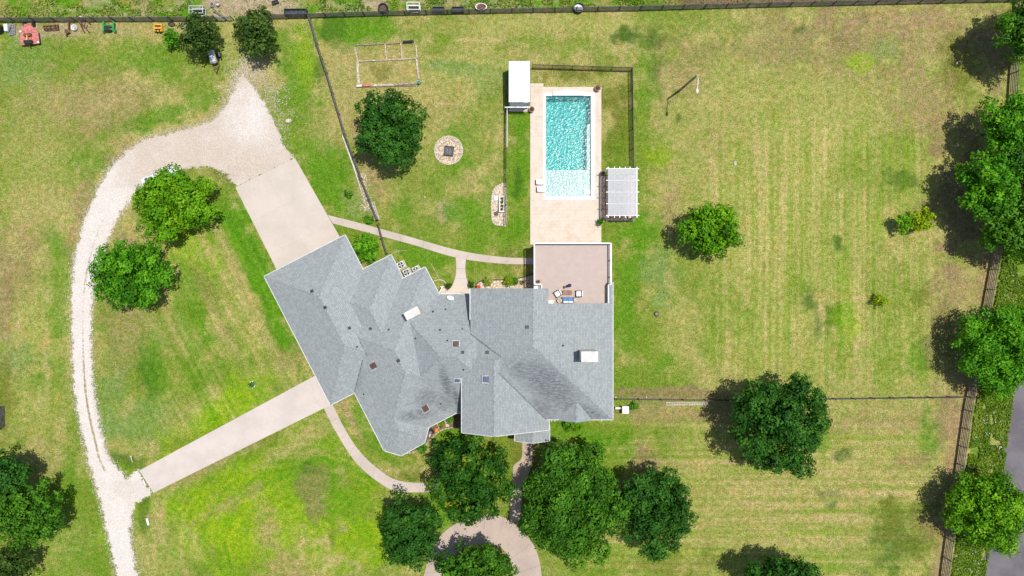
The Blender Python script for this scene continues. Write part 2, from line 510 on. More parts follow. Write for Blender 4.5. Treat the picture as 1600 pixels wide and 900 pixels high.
# (centre x, y, half width, half height, rotation deg, colour, strength) in photograph pixels, what grows there
PATCH = [
    # upper left meadow
    (40, 100, 60, 45, 0, SAGE, .8), (150, 95, 130, 40, -5, GRN, .6), (60, 180, 70, 60, 0, TAN, .35), (230, 95, 60, 30, 10, LUSH, .55),
    (160, 160, 90, 50, 0, PINK, .35), (270, 175, 90, 20, -25, LUSH, .7), (320, 110, 45, 50, 0, GRN, .6), (190, 45, 150, 12, 0, TAN, .7),
    (100, 48, 90, 14, 0, DIRT, .45), (130, 255, 40, 25, 0, LUSH, .5), (60, 280, 60, 70, 0, STRAW, .5), (30, 420, 40, 70, 0, BRN, .4),
    (85, 375, 20, 35, 0, LUSH, .6), (60, 330, 50, 40, 0, TAN, .4), (70, 500, 60, 70, 0, STRAW, .6), (30, 560, 40, 30, 0, SAGE, .6),
    (60, 590, 45, 22, -25, LUSH, .6), (95, 470, 22, 60, 0, LUSH, .5), (60, 640, 60, 45, 0, STRAW, .5), (110, 750, 26, 90, 0, GRN, .6),
    (110, 735, 12, 40, 0, LUSH, .6), (90, 850, 60, 40, 0, STRAW, .5), (130, 860, 40, 50, 0, LUSH, .4), (70, 720, 40, 30, 0, TAN, .5),
    (8, 480, 14, 60, 0, BRN, .5), (8, 620, 14, 60, 0, OLV, .6), (190, 230, 30, 18, -40, PINK, .5), (125, 330, 14, 60, 15, PINK, .5),
    (395, 95, 18, 40, 10, TAN, .7), (365, 60, 14, 40, 0, STRAW, .5),
    # lawn inside the curved drive
    (400, 420, 26, 130, -26, LUSH, .95), (350, 330, 50, 30, 20, LUSH, .9), (330, 300, 40, 25, 20, GRN, .8), (290, 390, 60, 30, 10, LIME, .55),
    (430, 500, 16, 90, -27, LUSH, .85), (372, 430, 9, 120, -26, TAN, .55), (330, 470, 10, 90, -26, PINK, .4), (250, 520, 50, 60, -10, TAN, .3),
    (195, 530, 36, 60, 0, PINK, .3), (235, 595, 22, 45, -12, DKG, .75), (245, 590, 30, 60, -12, LUSH, .4), (310, 590, 70, 40, -25, GRN, .5),
    (170, 640, 30, 70, 5, SAGE, .5), (215, 660, 60, 40, -25, SAGE, .6), (350, 640, 80, 28, -30, LIME, .7), (280, 650, 30, 30, -30, TAN, .25),
    (200, 720, 30, 12, 20, DKG, .6), (460, 560, 30, 18, -30, PINK, .35), (180, 400, 12, 60, 15, BRN, .45), (290, 510, 9, 80, -20, LUSH, .5),
    (300, 465, 12, 90, -22, LUSH, .45), (200, 375, 40, 12, -40, PINK, .6), (345, 272, 40, 12, 10, OLV, .5),
    # lawn below the driveway
    (420, 800, 190, 110, 0, LIME, .75), (500, 760, 90, 50, 30, LUSH, .6), (320, 720, 90, 26, -30, PINK, .6), (455, 700, 60, 12, -30, TAN, .6),
    (490, 765, 26, 40, 0, BRN, .5), (415, 820, 20, 40, 0, PINK, .55), (450, 890, 40, 30, 0, PINK, .5), (350, 800, 70, 60, -20, LIME, .4),
    (260, 860, 60, 50, 0, STRAW, .5), (520, 840, 12, 16, 0, DKG, .5), (350, 790, 50, 12, -30, PINK, .35), (570, 850, 60, 40, 0, LIME, .6),
    (600, 700, 60, 40, 30, GRN, .7), (570, 660, 20, 50, -30, LUSH, .8), (545, 650, 6, 50, -28, PINK, .7), (630, 735, 60, 10, 5, TAN, .5),
    (640, 745, 40, 8, 0, OLV, .5), (400, 690, 40, 20, -20, OLV, .5), (480, 730, 14, 10, 0, DKG, .4), (700, 790, 40, 40, 0, LUSH, .8),
    (225, 790, 8, 60, 0, DKG, .5), (245, 840, 9, 60, 0, TAN, .6),
    # between the two fences
    (470, 120, 40, 90, 0, LUSH, .6), (475, 80, 16, 50, -10, LIME, .5), (500, 260, 40, 90, -20, LUSH, .85), (460, 200, 40, 40, 0, GRN, .7),
    (520, 200, 40, 30, 0, TAN, .35), (560, 320, 16, 30, 0, SAGE, .7), (500, 110, 9, 25, 0, DKG, .4), (540, 130, 30, 60, -15, TAN, .45),
    (410, 110, 14, 40, 0, TAN, .4),
    # back yard
    (560, 45, 80, 22, 0, LUSH, .8), (520, 50, 20, 25, 0, DKG, .4), (700, 40, 70, 18, 0, GRN, .5), (605, 102, 46, 32, 3, TAN, .65),
    (598, 112, 18, 12, 0, OLV, .5), (760, 40, 100, 16, 0, STRAW, .5), (740, 110, 70, 30, 0, STRAW, .7), (710, 105, 40, 10, 0, SAGE, .8),
    (760, 130, 40, 30, 0, SAGE, .5), (700, 180, 60, 40, 0, TAN, .45), (755, 200, 40, 60, 0, GRN, .45), (620, 300, 60, 60, 0, TAN, .3),
    (650, 280, 30, 60, 10, GRN, .4), (700, 330, 22, 18, 0, DIRT, .5), (722, 330, 26, 20, 0, LUSH, .6), (620, 330, 30, 25, 0, LUSH, .55),
    (760, 330, 50, 60, 0, LUSH, .35), (680, 365, 90, 18, 8, GRN, .7), (780, 375, 50, 25, 0, LUSH, .4), (660, 400, 60, 18, 10, LUSH, .7),
    (690, 430, 14, 14, 0, LUSH, .5), (800, 410, 30, 30, 0, OLV, .5), (770, 425, 50, 16, 0, GRN, .7), (575, 250, 12, 90, -18, PINK, .7),
    (700, 235, 34, 34, 0, LUSH, .45), (810, 250, 18, 140, 0, LUSH, .85), (810, 280, 6, 16, 0, DKG, .6), (803, 305, 5, 5, 0, DKG, .6),
    (900, 40, 120, 20, 0, STRAW, .6), (870, 70, 90, 14, 0, GRN, .5), (880, 118, 60, 14, 0, OLV, .75), (965, 220, 24, 100, 0, OLV, .7),
    (965, 280, 20, 60, 0, LUSH, .4), (800, 205, 8, 60, 0, GRN, .5),
    # east field
    (980, 60, 26, 18, 0, DKG, .85), (1018, 60, 20, 20, 0, DKG, .75), (1022, 112, 14, 14, 0, DKG, .7), (983, 92, 9, 8, 0, LUSH, .6),
    (1052, 82, 12, 10, 0, LIME, .6), (1060, 185, 8, 9, 0, DKG, .6), (1060, 100, 60, 60, 0, BRN, .30), (1000, 180, 16, 120, 0, GRN, .6),
    (1010, 130, 20, 60, 0, LUSH, .4), (1000, 370, 30, 60, 0, LUSH, .95), (980, 480, 24, 120, 0, LUSH, .75), (1030, 430, 30, 40, 0, SAGE, .9),
    (1036, 470, 24, 20, 0, SAGE, .7), (1030, 245, 22, 20, 0, LIME, .5), (1080, 420, 30, 40, 0, GRN, .5), (1050, 310, 16, 50, 0, PINK, .55),
    (1120, 240, 20, 50, 0, PINK, .3), (1330, 85, 90, 60, 0, BRN, .45), (1240, 60, 100, 50, 0, BRN, .35), (1450, 60, 90, 50, 0, PINK, .5),
    (1345, 100, 26, 16, 0, LIME, .8), (1250, 45, 12, 8, 0, DKG, .6), (1348, 30, 8, 12, 0, DKG, .5), (1500, 110, 36, 60, 0, OLV, .75),
    (1440, 170, 60, 50, 0, PINK, .5), (1385, 80, 26, 20, 0, SAGE, .5), (1290, 180, 90, 80, 0, STRAW, .7), (1170, 330, 90, 120, 0, STRAW, .75),
    (1320, 330, 120, 110, 0, STRAW, .55), (1370, 270, 60, 60, 0, GRN, .4), (1420, 280, 30, 16, 0, DKG, .4), (1310, 378, 12, 14, 0, DKG, .7),
    (1265, 470, 14, 20, 0, DKG, .7), (1302, 495, 18, 30, 0, DKG, .7), (1278, 505, 8, 30, 0, DKG, .6), (1245, 455, 16, 20, 0, GRN, .6),
    (1320, 500, 26, 40, 0, LIME, .4), (1215, 520, 60, 60, 0, STRAW, .6), (1440, 560, 30, 40, 0, LUSH, .4), (1445, 465, 20, 20, 0, OLV, .5),
    (1500, 450, 40, 40, 0, PINK, .55), (1480, 470, 30, 60, 0, BRN, .3), (1120, 480, 60, 60, 0, GRN, .4), (1060, 520, 30, 50, 0, STRAW, .5),
    (1010, 575, 50, 30, 15, GRN, .6), (1060, 615, 110, 8, 0, BRN, .7), (1040, 570, 14, 14, 0, LUSH, .5), (1500, 600, 40, 26, 0, PINK, .5),
    (1390, 440, 40, 60, 0, GRN, .35), (1150, 150, 60, 50, 0, STRAW, .5), (1410, 30, 160, 20, 0, PINK, .5), (1100, 40, 80, 25, 0, GRN, .35),
    # lower right
    (1020, 645, 90, 16, 0, PINK, .5), (930, 690, 60, 14, 0, LUSH, .75), (985, 705, 16, 16, 0, LUSH, .6), (1005, 710, 20, 26, 0, BRN, .7),
    (890, 668, 40, 12, 0, LUSH, .55), (1150, 780, 120, 100, 0, TAN, .4), (1370, 760, 130, 120, 0, TAN, .35), (1380, 660, 100, 24, 0, PINK, .4),
    (1480, 665, 22, 40, 0, BRN, .5), (1450, 690, 14, 50, 0, LUSH, .55), (1320, 712, 14, 12, 0, DKG, .6), (1290, 770, 20, 9, 0, DKG, .5),
    (1285, 695, 10, 30, 0, GRN, .6), (1300, 790, 9, 9, 0, DKG, .5), (1400, 850, 36, 60, 0, DKG, .5), (1390, 800, 20, 30, 0, OLV, .7),
    (1490, 700, 10, 60, 0, PINK, .8), (1470, 880, 10, 40, 0, PINK, .5), (940, 860, 90, 24, 0, STRAW, .5), (1060, 880, 70, 30, 0, OLV, .4),
    (1430, 720, 30, 14, 0, PINK, .6), (1440, 830, 30, 60, 0, OLV, .5), (815, 760, 14, 40, 0, OLV, .6), (720, 690, 40, 20, 0, LUSH, .7),
    (1500, 300, 52, 110, 0, BRN, .75), (1555, 80, 40, 60, 0, BRN, .7), (1490, 540, 40, 60, 0, BRN, .55), (1470, 800, 36, 44, 0, BRN, .5), (1125, 640, 34, 40, 0, BRN, .5), (815, 700, 16, 40, 0, OLV, .5), (870, 740, 40, 40, 0, BRN, .4),
]

ROWS = {}
def ground_colour(px, py):
    """colour of what grows at photograph pixel (px, py) of the ground plane"""
    n_big = fbm(px / 120, py / 120, 1, 4); n_mid = fbm(px / 34, py / 34, 2, 4); n_fine = fbm(px / 9, py / 9, 3, 3)
    wx = (fbm(px / 22, py / 22, 5, 4) - .5); wy = (fbm(px / 22, py / 22, 6, 4) - .5)
    t = sstep(.40, .68, n_big * .5 + n_mid * .5)
    c = (1 - t)[:, None] * (GRN * .92 + OLV * .08) + t[:, None] * (STRAW * .55 + TAN * .45)
    # base of the dry field in the east and south-east
    e = sstep(1010, 1090, px + wx * 120) * sstep(-40, 40, py)
    tt = sstep(.36, .68, n_mid * .7 + n_fine * .3)
    dry = (1 - tt)[:, None] * (GRN * .4 + STRAW * .6) + tt[:, None] * (STRAW * .55 + TAN * .45)
    c = c * (1 - e * .85)[:, None] + dry * (e * .85)[:, None]
    for (cx, cy, rx, ry, rot, col, st) in PATCH:
        m = (abs(px - cx) < (rx + ry) * 1.6 + 10) & (abs(py - cy) < (rx + ry) * 1.6 + 10)
        if not m.any(): continue
        a = math.radians(rot); dx = px[m] - cx; dy = py[m] - cy
        u = (dx * math.cos(a) + dy * math.sin(a)) / rx; v = (-dx * math.sin(a) + dy * math.cos(a)) / ry
        d = np.sqrt(u * u + v * v) + wx[m] * 1.5 + (n_mid[m] - .5) * 1.3 + (n_fine[m] - .5) * .7
        w = (sstep(1.35, .45, d) * st ** .75)[:, None]
        c[m] = c[m] * (1 - w) + col * w
    # mowing passes: across the east field they run up the picture, below the cross fence they run sideways
    ve = sstep(1090, 1130, px) * sstep(1520, 1440, px) * sstep(150, 230, py + wx * 90) * sstep(640, 560, py)
    s1 = (vnoise(px / 5.5, py / 90, 9) - .5) * 1.5 + (vnoise(px / 13, py / 160, 8) - .5) * 1.3
    hz = sstep(640, 670, py + wx * 20) * sstep(870, 960, px) * sstep(1490, 1440, px)
    s2 = (vnoise(px / 110, py / 6, 10) - .5) * 1.1 + .22 * np.sin((py + wx * 10) * 2 * math.pi / 31 + 1.3 * np.sin(py / 23.)) * vnoise(px / 80, py / 40, 15)
    # left lawn: rows parallel to the garage
    q = (px - 413) * .889 - (py - 432) * .458
    le = sstep(190, 260, px) * sstep(500, 470, px) * sstep(300, 360, py) * sstep(720, 640, py)
    s3 = (vnoise(q / 6.5, (py + px * .5) / 80, 11) - .5) * 1.7
    # lower left lawn: round and round
    r = np.hypot(px - 470, (py - 850) * 1.25)
    lo = sstep(215, 250, px) * sstep(690, 640, px) * sstep(650, 720, py + (px - 400) * .4)
    s4 = (vnoise(r / 6, np.arctan2(py - 850, px - 470) * 3, 12) - .5) * 1.8
    pl = sstep(500, 560, px) * sstep(830, 790, px) * sstep(140, 200, py) * sstep(360, 320, py)
    s5 = (vnoise(px / 7, py / 90, 13) - .5) * 1.6
    lf = sstep(112, 104, px) * sstep(420, 480, py) 
    s6 = (vnoise(px / 7, py / 80, 14) - .5) * 1.6
    st = ve * s1 * .9 + hz * s2 * 1.15 + le * s3 * .95 + lo * s4 * .85 + pl * s5 * .5 + lf * s6 * .6
    ROWS['e'] = ve; ROWS['s'] = hz; ROWS['l'] = np.clip(le, 0, 1)
    g = np.array([0.74, 0.95, 0.50]); y = np.array([1.22, 1.10, 1.36])
    f = np.clip(st, -1, 1)[:, None]
    c = c * np.where(f > 0, 1 + (y - 1) * f * 1.3, 1 + (1 - g) * f * 1.3)
    # rough land beyond the top fence
    fl = np.interp(px, [0, 300, 480, 600, 800, 1000, 1200, 1400, 1540], [31, 29, 25, 21, 16, 13, 8, 4, 1])
    o = sstep(1, -3, py - fl)
    tw = sstep(.42, .6, fbm(px / 16, py / 16, 21, 3)); td = sstep(.46, .6, fbm(px / 28, py / 9, 22, 3))
    ww = (1 - tw)[:, None] * LUSH + tw[:, None] * (STRAW * .5 + OLV * .5)
    dirt = np.clip(td * .45 + sstep(310, 345, px) * sstep(490, 440, px) * .9 + sstep(560, 575, px) * sstep(612, 596, px) * .6
                   + sstep(1040, 1080, px) * sstep(-60, 0, py) * .85, 0, 1)[:, None]
    dc = np.where((px > 1000)[:, None], A(138, 112, 96), DIRT)
    ww = ww * (1 - dirt) + dc * dirt
    c = c * (1 - o)[:, None] + ww * o[:, None]
    # bare shaded soil under the fence line trees and a worn strip along the east fence
    fx = np.interp(py, [0, 330, 390, 640, 900], [1580, 1568, 1553, 1507, 1470])
    ws = sstep(26, 6, abs(px - fx) + wx * 14) * sstep(300, 380, py) * .75
    c = c * (1 - ws)[:, None] + PINK * ws[:, None]
    vg = sstep(4, 18, px - fx)[:, None] * .85
    tv = sstep(.4, .62, fbm(px / 12, py / 20, 24, 3))[:, None]
    c = c * (1 - vg) + ((1 - tv) * (LUSH * .8 + OLV * .2) + tv * (STRAW * .6 + TAN * .4)) * vg
    # dry brown halo at the gravel's edge
    v = (0.88 + .24 * n_fine)[:, None]
    return np.clip(c * v, 0.004, 0.9)

POOL = (P(853, 307), P(923, 150))      # lower-left and upper-right corner of the water
def build_ground():
    def axis(lo, hi, step):
        inner = np.arange(lo, hi + step / 2, step)
        out = [hi]; d = step
        while out[-1] < 900: d *= 1.35; out.append(out[-1] + d)
        neg = [lo]; d = step
        while neg[-1] > -900: d *= 1.35; neg.append(neg[-1] - d)
        return np.concatenate([np.array(neg[1:][::-1]), inner, np.array(out[1:])])
    xs = axis(-64, 64, 0.2); ys = axis(-36.6, 36.6, 0.2)
    X, Y = np.meshgrid(xs, ys)
    px = X.ravel() / S + 800; py = 450 - Y.ravel() / S
    col = ground_colour(px, py)
    Z = -0.035 * fbm(X.ravel() / 0.9, Y.ravel() / 0.9, 30, 3) - 0.002
    nx, ny = len(xs), len(ys)
    v = np.stack([X.ravel(), Y.ravel(), Z], 1)
    i, j = np.meshgrid(np.arange(nx - 1), np.arange(ny - 1))
    a = (j * nx + i).ravel()
    f = np.stack([a, a + 1, a + nx + 1, a + nx], 1)
    x0 = xs[i].ravel(); x1 = xs[i + 1].ravel(); y0 = ys[j].ravel(); y1 = ys[j + 1].ravel()
    lo, hi = POOL
    hole = (x1 > lo.x) & (x0 < hi.x) & (y1 > lo.y) & (y0 < hi.y)
    f = f[~hole]
    me = bpy.data.meshes.new('ground')
    me.vertices.add(len(v)); me.vertices.foreach_set('co', v.ravel().astype(np.float32))
    me.loops.add(f.size); me.loops.foreach_set('vertex_index', f.ravel().astype(np.int32))
    me.polygons.add(len(f)); me.polygons.foreach_set('loop_start', (np.arange(len(f)) * 4).astype(np.int32))
    me.update(); me.validate()
    at = me.color_attributes.new('Col', 'FLOAT_COLOR', 'POINT')
    at.data.foreach_set('color', np.concatenate([col, np.ones((len(col), 1))], 1).ravel().astype(np.float32))
    for k_, nm in (('e', 'row_up'), ('s', 'row_across'), ('l', 'row_slant')):
        me.attributes.new(nm, 'FLOAT', 'POINT').data.foreach_set('value', ROWS[k_].astype(np.float32))
    me.polygons.foreach_set('use_smooth', [True] * len(me.polygons))
    me.materials.append(M['lawn'])
    o = new_obj('ground', me)
    tag(o, 'mown lawn and dry field grass around the house', None, None, 'structure')
build_ground()

def poly_sheet(mb, pxs, z):
    pts = [P(x, y) for x, y in pxs]
    area = sum(pts[i].x * pts[(i + 1) % len(pts)].y - pts[(i + 1) % len(pts)].x * pts[i].y for i in range(len(pts)))
    if area < 0: pts = pts[::-1]
    mb.prism(pts, -0.12, z)

def catmull(pts, n=10):
    pts = [np.array(p, float) for p in pts]
    out = []
    q = [2 * pts[0] - pts[1]] + pts + [2 * pts[-1] - pts[-2]]
    for i in range(1, len(q) - 2):
        for k in range(n):
            t = k / n
            a, b, c, d = q[i - 1], q[i], q[i + 1], q[i + 2]
            out.append(.5 * (2 * b + (c - a) * t + (2 * a - 5 * b + 4 * c - d) * t * t + (3 * b - a - 3 * c + d) * t ** 3))
    out.append(pts[-1])
    return out

# ---- white gravel drive: left and right edge in photograph pixels
GL = [(186, 940), (182, 900), (168, 840), (155, 780), (143, 740), (131, 690), (122, 650), (115, 600), (112, 540), (111, 480), (113, 430), (118, 395), (130, 350), (146, 310), (166, 270), (196, 238), (232, 215), (280, 203), (322, 190), (348, 172), (362, 140), (370, 112)]
GR = [(222, 940), (216, 900), (206, 850), (205, 800), (200, 752), (171, 715), (163, 690), (152, 640), (147, 600), (144, 540), (145, 480), (149, 450), (155, 420), (166, 385), (186, 340), (208, 310), (240, 282), (285, 268), (330, 264), (368, 292), (400, 275), (461, 247)]
TURN = [(318, 193), (345, 176), (360, 150), (368, 120), (374, 105), (384, 108), (396, 128), (410, 152), (425, 182), (437, 208), (445, 228), (462, 248), (369, 294), (352, 272), (330, 262), (300, 250), (300, 210)]
STUB = [(160, 740), (168, 712), (180, 738), (196, 746), (209, 738), (219, 735), (227, 752), (240, 770), (226, 781), (215, 786), (208, 800), (205, 830), (170, 800)]
def sdf(px, py, poly):
    """signed distance (positive inside) of points to a polygon, in pixels"""
    d = np.full(px.shape, 1e9); ins = np.zeros(px.shape, bool)
    n = len(poly)
    for i in range(n):
        (ax, ay), (bx, by) = poly[i], poly[(i + 1) % n]
        ex, ey = bx - ax, by - ay
        t = np.clip(((px - ax) * ex + (py - ay) * ey) / (ex * ex + ey * ey + 1e-9), 0, 1)
        d = np.minimum(d, np.hypot(px - ax - t * ex, py - ay - t * ey))
        c = ((ay > py) != (by > py))
        if ey != 0: ins ^= c & (px < (bx - ax) * (py - ay) / ey + ax)
    return np.where(ins, d, -d)
def gravel():
    GRc = GR[:17] + [(285, 266), (325, 262), (352, 270), (369, 290)]
    l = [tuple(p) for p in catmull(GL[:20] + [(356, 164)], 5)]; r = [tuple(p) for p in catmull(GRc, 5)]
    strip = l + r[::-1]
    step = 2.6
    gx = np.arange(96, 476, step); gy = np.arange(90, 945, step)
    X, Y = np.meshgrid(gx, gy); px, py = X.ravel(), Y.ravel()
    cov = np.maximum(sdf(px, py, strip), np.maximum(sdf(px, py, TURN), sdf(px, py, STUB)))
    cov = cov - np.clip(155 - py, 0, 60) * .16
    # how far across the drive a point lies, for the grown-over crown between the wheel tracks
    def edge(c):
        a = np.array(c); return np.min(np.hypot(px[:, None] - a[None, :, 0], py[:, None] - a[None, :, 1]), 1)
    dl, dr = edge(l), edge(r); f = dl / (dl + dr + 1e-6)
    amt = np.interp(py, [300, 345, 430, 480, 600, 700, 735, 760], [0, .46, .58, .46, .68, .70, .55, 0])
    dirt = np.exp(-((f - .56) / .10) ** 2) * amt
    dirt = np.maximum(dirt, .30 * np.exp(-(((px - 405) / 40) ** 2 + ((py - 243) / 12) ** 2)))
    dirt = np.maximum(dirt, .24 * sstep(770, 745, py) * sstep(170, 195, px) * sstep(690, 720, py))
    nx, ny = len(gx), len(gy)
    k, m = np.meshgrid(np.arange(nx - 1), np.arange(ny - 1)); a = (m * nx + k).ravel()
    fs = np.stack([a, a + nx, a + nx + 1, a + 1], 1)
    fs = fs[(cov[fs].max(1) > -7)]
    used = np.unique(fs); idx = np.full(nx * ny, -1); idx[used] = np.arange(len(used)); fs = idx[fs]
    z = .016 + .02 * sstep(0, 20, cov[used])
    v = np.stack([(px[used] - 800) * S, -(py[used] - 450) * S, z], 1)
    me = bpy.data.meshes.new('gravel_drive'); me.from_pydata(v.tolist(), [], fs.tolist())
    me.attributes.new('dirt', 'FLOAT', 'POINT').data.foreach_set('value', dirt[used].astype(np.float32))
    tone = .75 * sstep(330, 270, py) * sstep(150, 230, px) * (1 - .9 * np.exp(-(((px - 394) / 40) ** 2 + ((py - 178) / 52) ** 4))) + .35 * sstep(735, 760, py) * sstep(165, 185, px) * sstep(800, 770, py)
    me.attributes.new('tone', 'FLOAT', 'POINT').data.foreach_set('value', tone[used].astype(np.float32))
    me.attributes.new('cover', 'FLOAT', 'POINT').data.foreach_set('value', cov[used].astype(np.float32))
    me.polygons.foreach_set('use_smooth', [True] * len(me.polygons))
    me.materials.append(M['gravel'])
    tag(new_obj('gravel_drive', me), 'curving white gravel drive with its turning area', None, None, 'structure')
gravel()

def scatter(name, pts, size, mat, flat=0.5, kind='stuff', label=None, jitter=.5):
    """small angular stones, one mesh"""
    v = []; f = []
    for p in pts:
        s = size * random.uniform(1 - jitter, 1 + jitter); a = random.random() * 6.28
        b = len(v)
        ring = [(p.x + math.cos(a + k * 1.57) * s * random.uniform(.7, 1.2), p.y + math.sin(a + k * 1.57) * s * random.uniform(.7, 1.2)) for k in range(4)]
        v += [(x, y, p.z - .01) for x, y in ring]
        v += [(p.x + (x - p.x) * .55, p.y + (y - p.y) * .55, p.z + s * flat) for x, y in ring]
        f += [(b + 4, b + 5, b + 6, b + 7)] + [(b + k, b + (k + 1) % 4, b + 4 + (k + 1) % 4, b + 4 + k) for k in range(4)]
    me = bpy.data.meshes.new(name); me.from_pydata(v, [], f); me.materials.append(mat)
    o = new_obj(name, me); tag(o, label, None, None, kind)
    return o

def loose_gravel():
    pts = []
    for E, sg in ((GL, -1), (GR[:18], 1)):
        c = catmull(E, 12)
        for _ in range(2600):
            k = random.randrange(len(c) - 1); t = random.random()
            p = c[k] * (1 - t) + c[k + 1] * t
            d = c[k + 1] - c[k]; nrm = np.array([-d[1], d[0]]); nrm = nrm / (np.linalg.norm(nrm) + 1e-6)
            q = p + nrm * random.gauss(-.6, 3.0) 
            pts.append(P(q[0], q[1]) + Vector((0, 0, .01)))
    for _ in range(2600):
        a = random.random() * 6.28; rr = random.gauss(1, .28)
        q = (395 + math.cos(a) * 44 * rr, 185 + math.sin(a) * 62 * rr)
        pts.append(P(*q) + Vector((0, 0, .01)))
    for _ in range(500):
        pts.append(P(random.gauss(372, 22), random.gauss(262, 14)) + Vector((0, 0, .03)))
    for _ in range(900):
        pts.append(P(random.gauss(385, 16), random.gauss(112, 16)) + Vector((0, 0, .0)))
    scatter('loose_gravel', pts, .06, M['stone_white'], .6, 'stuff', 'loose white stones strewn along the drive edges')
M['stone_white'] = simple('white_chips', (0.58, 0.51, 0.43), 0.9, 0.22, 7, bump=0)
loose_gravel()

# ---- concrete pads and paths, poured in slabs
def slab_run(name, label, l, r, n, mat, z=0.035, gap=0.018):
    """a path between left and right edge polylines (pixels) cut into n slabs"""
    l = catmull(l, 16); r = catmull(r, 16)
    def at(c, t):
        k = min(int(t * (len(c) - 1)), len(c) - 2); f = t * (len(c) - 1) - k
        return c[k] * (1 - f) + c[k + 1] * f
    root = new_obj(name, None, None, P(*at(l, .5)))
    tag(root, label, None, None, 'structure')
    L = sum(np.linalg.norm(l[i + 1] - l[i]) for i in range(len(l) - 1)) * S
    g = gap / L / 2
    for k in range(n):
        t0 = k / n + g; t1 = (k + 1) / n - g
        m = 8
        a = [P(*at(l, t0 + (t1 - t0) * i / m)) for i in range(m + 1)]
        b = [P(*at(r, t0 + (t1 - t0) * i / m)) for i in range(m + 1)]
        mb = MB(); zt = Vector((0, 0, z + random.uniform(-.004, .004))); zb = Vector((0, 0, -.1))
        for i in range(m):
            q = [a[i], b[i], b[i + 1], a[i + 1]]
            mb.quad(*[p + zt for p in q])
            mb.quad(a[i + 1] + zb, a[i] + zb, a[i] + zt, a[i + 1] + zt)
            mb.quad(b[i] + zb, b[i + 1] + zb, b[i + 1] + zt, b[i] + zt)
        mb.quad(a[0] + zb, b[0] + zb, b[0] + zt, a[0] + zt); mb.quad(b[-1] + zb, a[-1] + zb, a[-1] + zt, b[-1] + zt)
        mb.build('slab', mat, root)
    return root

def grid_slabs(name, label, c, nu, nv, mat, z=0.035, gap=.015):
    """four-cornered pad (pixel corners a b c d) cut into nu x nv slabs"""
    a, b, cc, d = [np.array(q, float) for q in c]
    root = new_obj(name, None, None, P(*((a + b + cc + d) / 4))); tag(root, label, None, None, 'structure')
    f = lambda u, v: (a * (1 - u) + b * u) * (1 - v) + (d * (1 - u) + cc * u) * v
    Lu = np.linalg.norm(b - a) * S; Lv = np.linalg.norm(d - a) * S
    for i in range(nu):
        for j in range(nv):
            u0, u1 = i / nu + gap / Lu / 2, (i + 1) / nu - gap / Lu / 2
            v0, v1 = j / nv + gap / Lv / 2, (j + 1) / nv - gap / Lv / 2
            pts = [P(*f(u0, v0)), P(*f(u1, v0)), P(*f(u1, v1)), P(*f(u0, v1))]
            ar = sum(pts[k].x * pts[(k + 1) % 4].y - pts[(k + 1) % 4].x * pts[k].y for k in range(4))
            if ar < 0: pts = pts[::-1]
            MB().prism(pts, -.1, z + random.uniform(-.001, .001)).build('slab', mat, root)
    return root

grid_slabs('parking_pad', 'broad beige concrete parking pad in front of the garage', [(368, 293), (461, 247), (548, 400), (448, 452)], 2, 3, M['concrete'], .046, .005)
grid_slabs('driveway', 'straight concrete driveway running to the gravel drive', [(218, 735), (240, 770), (540, 621), (520, 572)], 1, 8, M['concrete_pale'], .046, .005)
slab_run('garden_path', 'concrete path crossing the back lawn', [(512, 336), (560, 348), (640, 370), (720, 392), (790, 402), (840, 403)], [(520, 349), (565, 361), (640, 381), (715, 403), (785, 412), (840, 413)], 11, M['concrete_warm'])
slab_run('patio_path', 'short flared concrete path to the back door', [(712, 402), (713, 420), (711, 435), (706, 448)], [(728, 405), (727, 420), (729, 435), (734, 448)], 3, M['concrete_pale'], .030)
slab_run('front_path', 'curved concrete path along the front lawn', [(502, 630), (528, 680), (556, 722), (590, 752), (625, 768), (700, 768)], [(516, 624), (540, 672), (563, 706), (593, 734), (628, 752), (700, 755)], 9, M['concrete_warm'], .038)
slab_run('entry_path', 'paver path from the porch to the round drive', [(816, 684), (815, 715), (803, 727), (801, 745), (796, 815)], [(834, 684), (832, 715), (826, 740), (818, 760), (812, 815)], 6, M['brick_path'], .032)
slab_run('round_drive', 'curved concrete drive around the front tree', [(655, 930), (668, 880), (690, 835), (735, 808), (780, 806), (815, 828), (840, 866), (850, 930)], [(700, 930), (704, 880), (718, 862), (738, 852), (770, 850), (790, 862), (800, 885), (805, 930)], 10, M['concrete_brown'], .042)
MB_p = MB(); poly_sheet(MB_p, [(688, 447), (735, 447), (735, 475), (688, 475)], .034)
tag(MB_p.build('back_patio', M['trav']), 'small tan patio by the back door', None, None, 'structure')
MB_p = MB(); poly_sheet(MB_p, [(1582, 560), (1620, 560), (1660, 930), (1531, 930), (1540, 860), (1560, 760), (1570, 680)], .03)
tag(MB_p.build('road', M['asphalt']), 'grey asphalt road beyond the fence', None, None, 'structure')

# ------------------------------------------------------------------ pool
def ring(mb, x0, y0, x1, y1, X0, Y0, X1, Y1, z0, z1):
    """rectangular frame, outer X0..Y1 inner x0..y1 (world xy)"""
    for a in ([(X0, Y0), (X1, Y0), (X1, y0), (X0, y0)], [(X0, y1), (X1, y1), (X1, Y1), (X0, Y1)],
              [(X0, y0), (x0, y0), (x0, y1), (X0, y1)], [(x1, y0), (X1, y0), (X1, y1), (x1, y1)]):
        mb.prism(a, z0, z1)

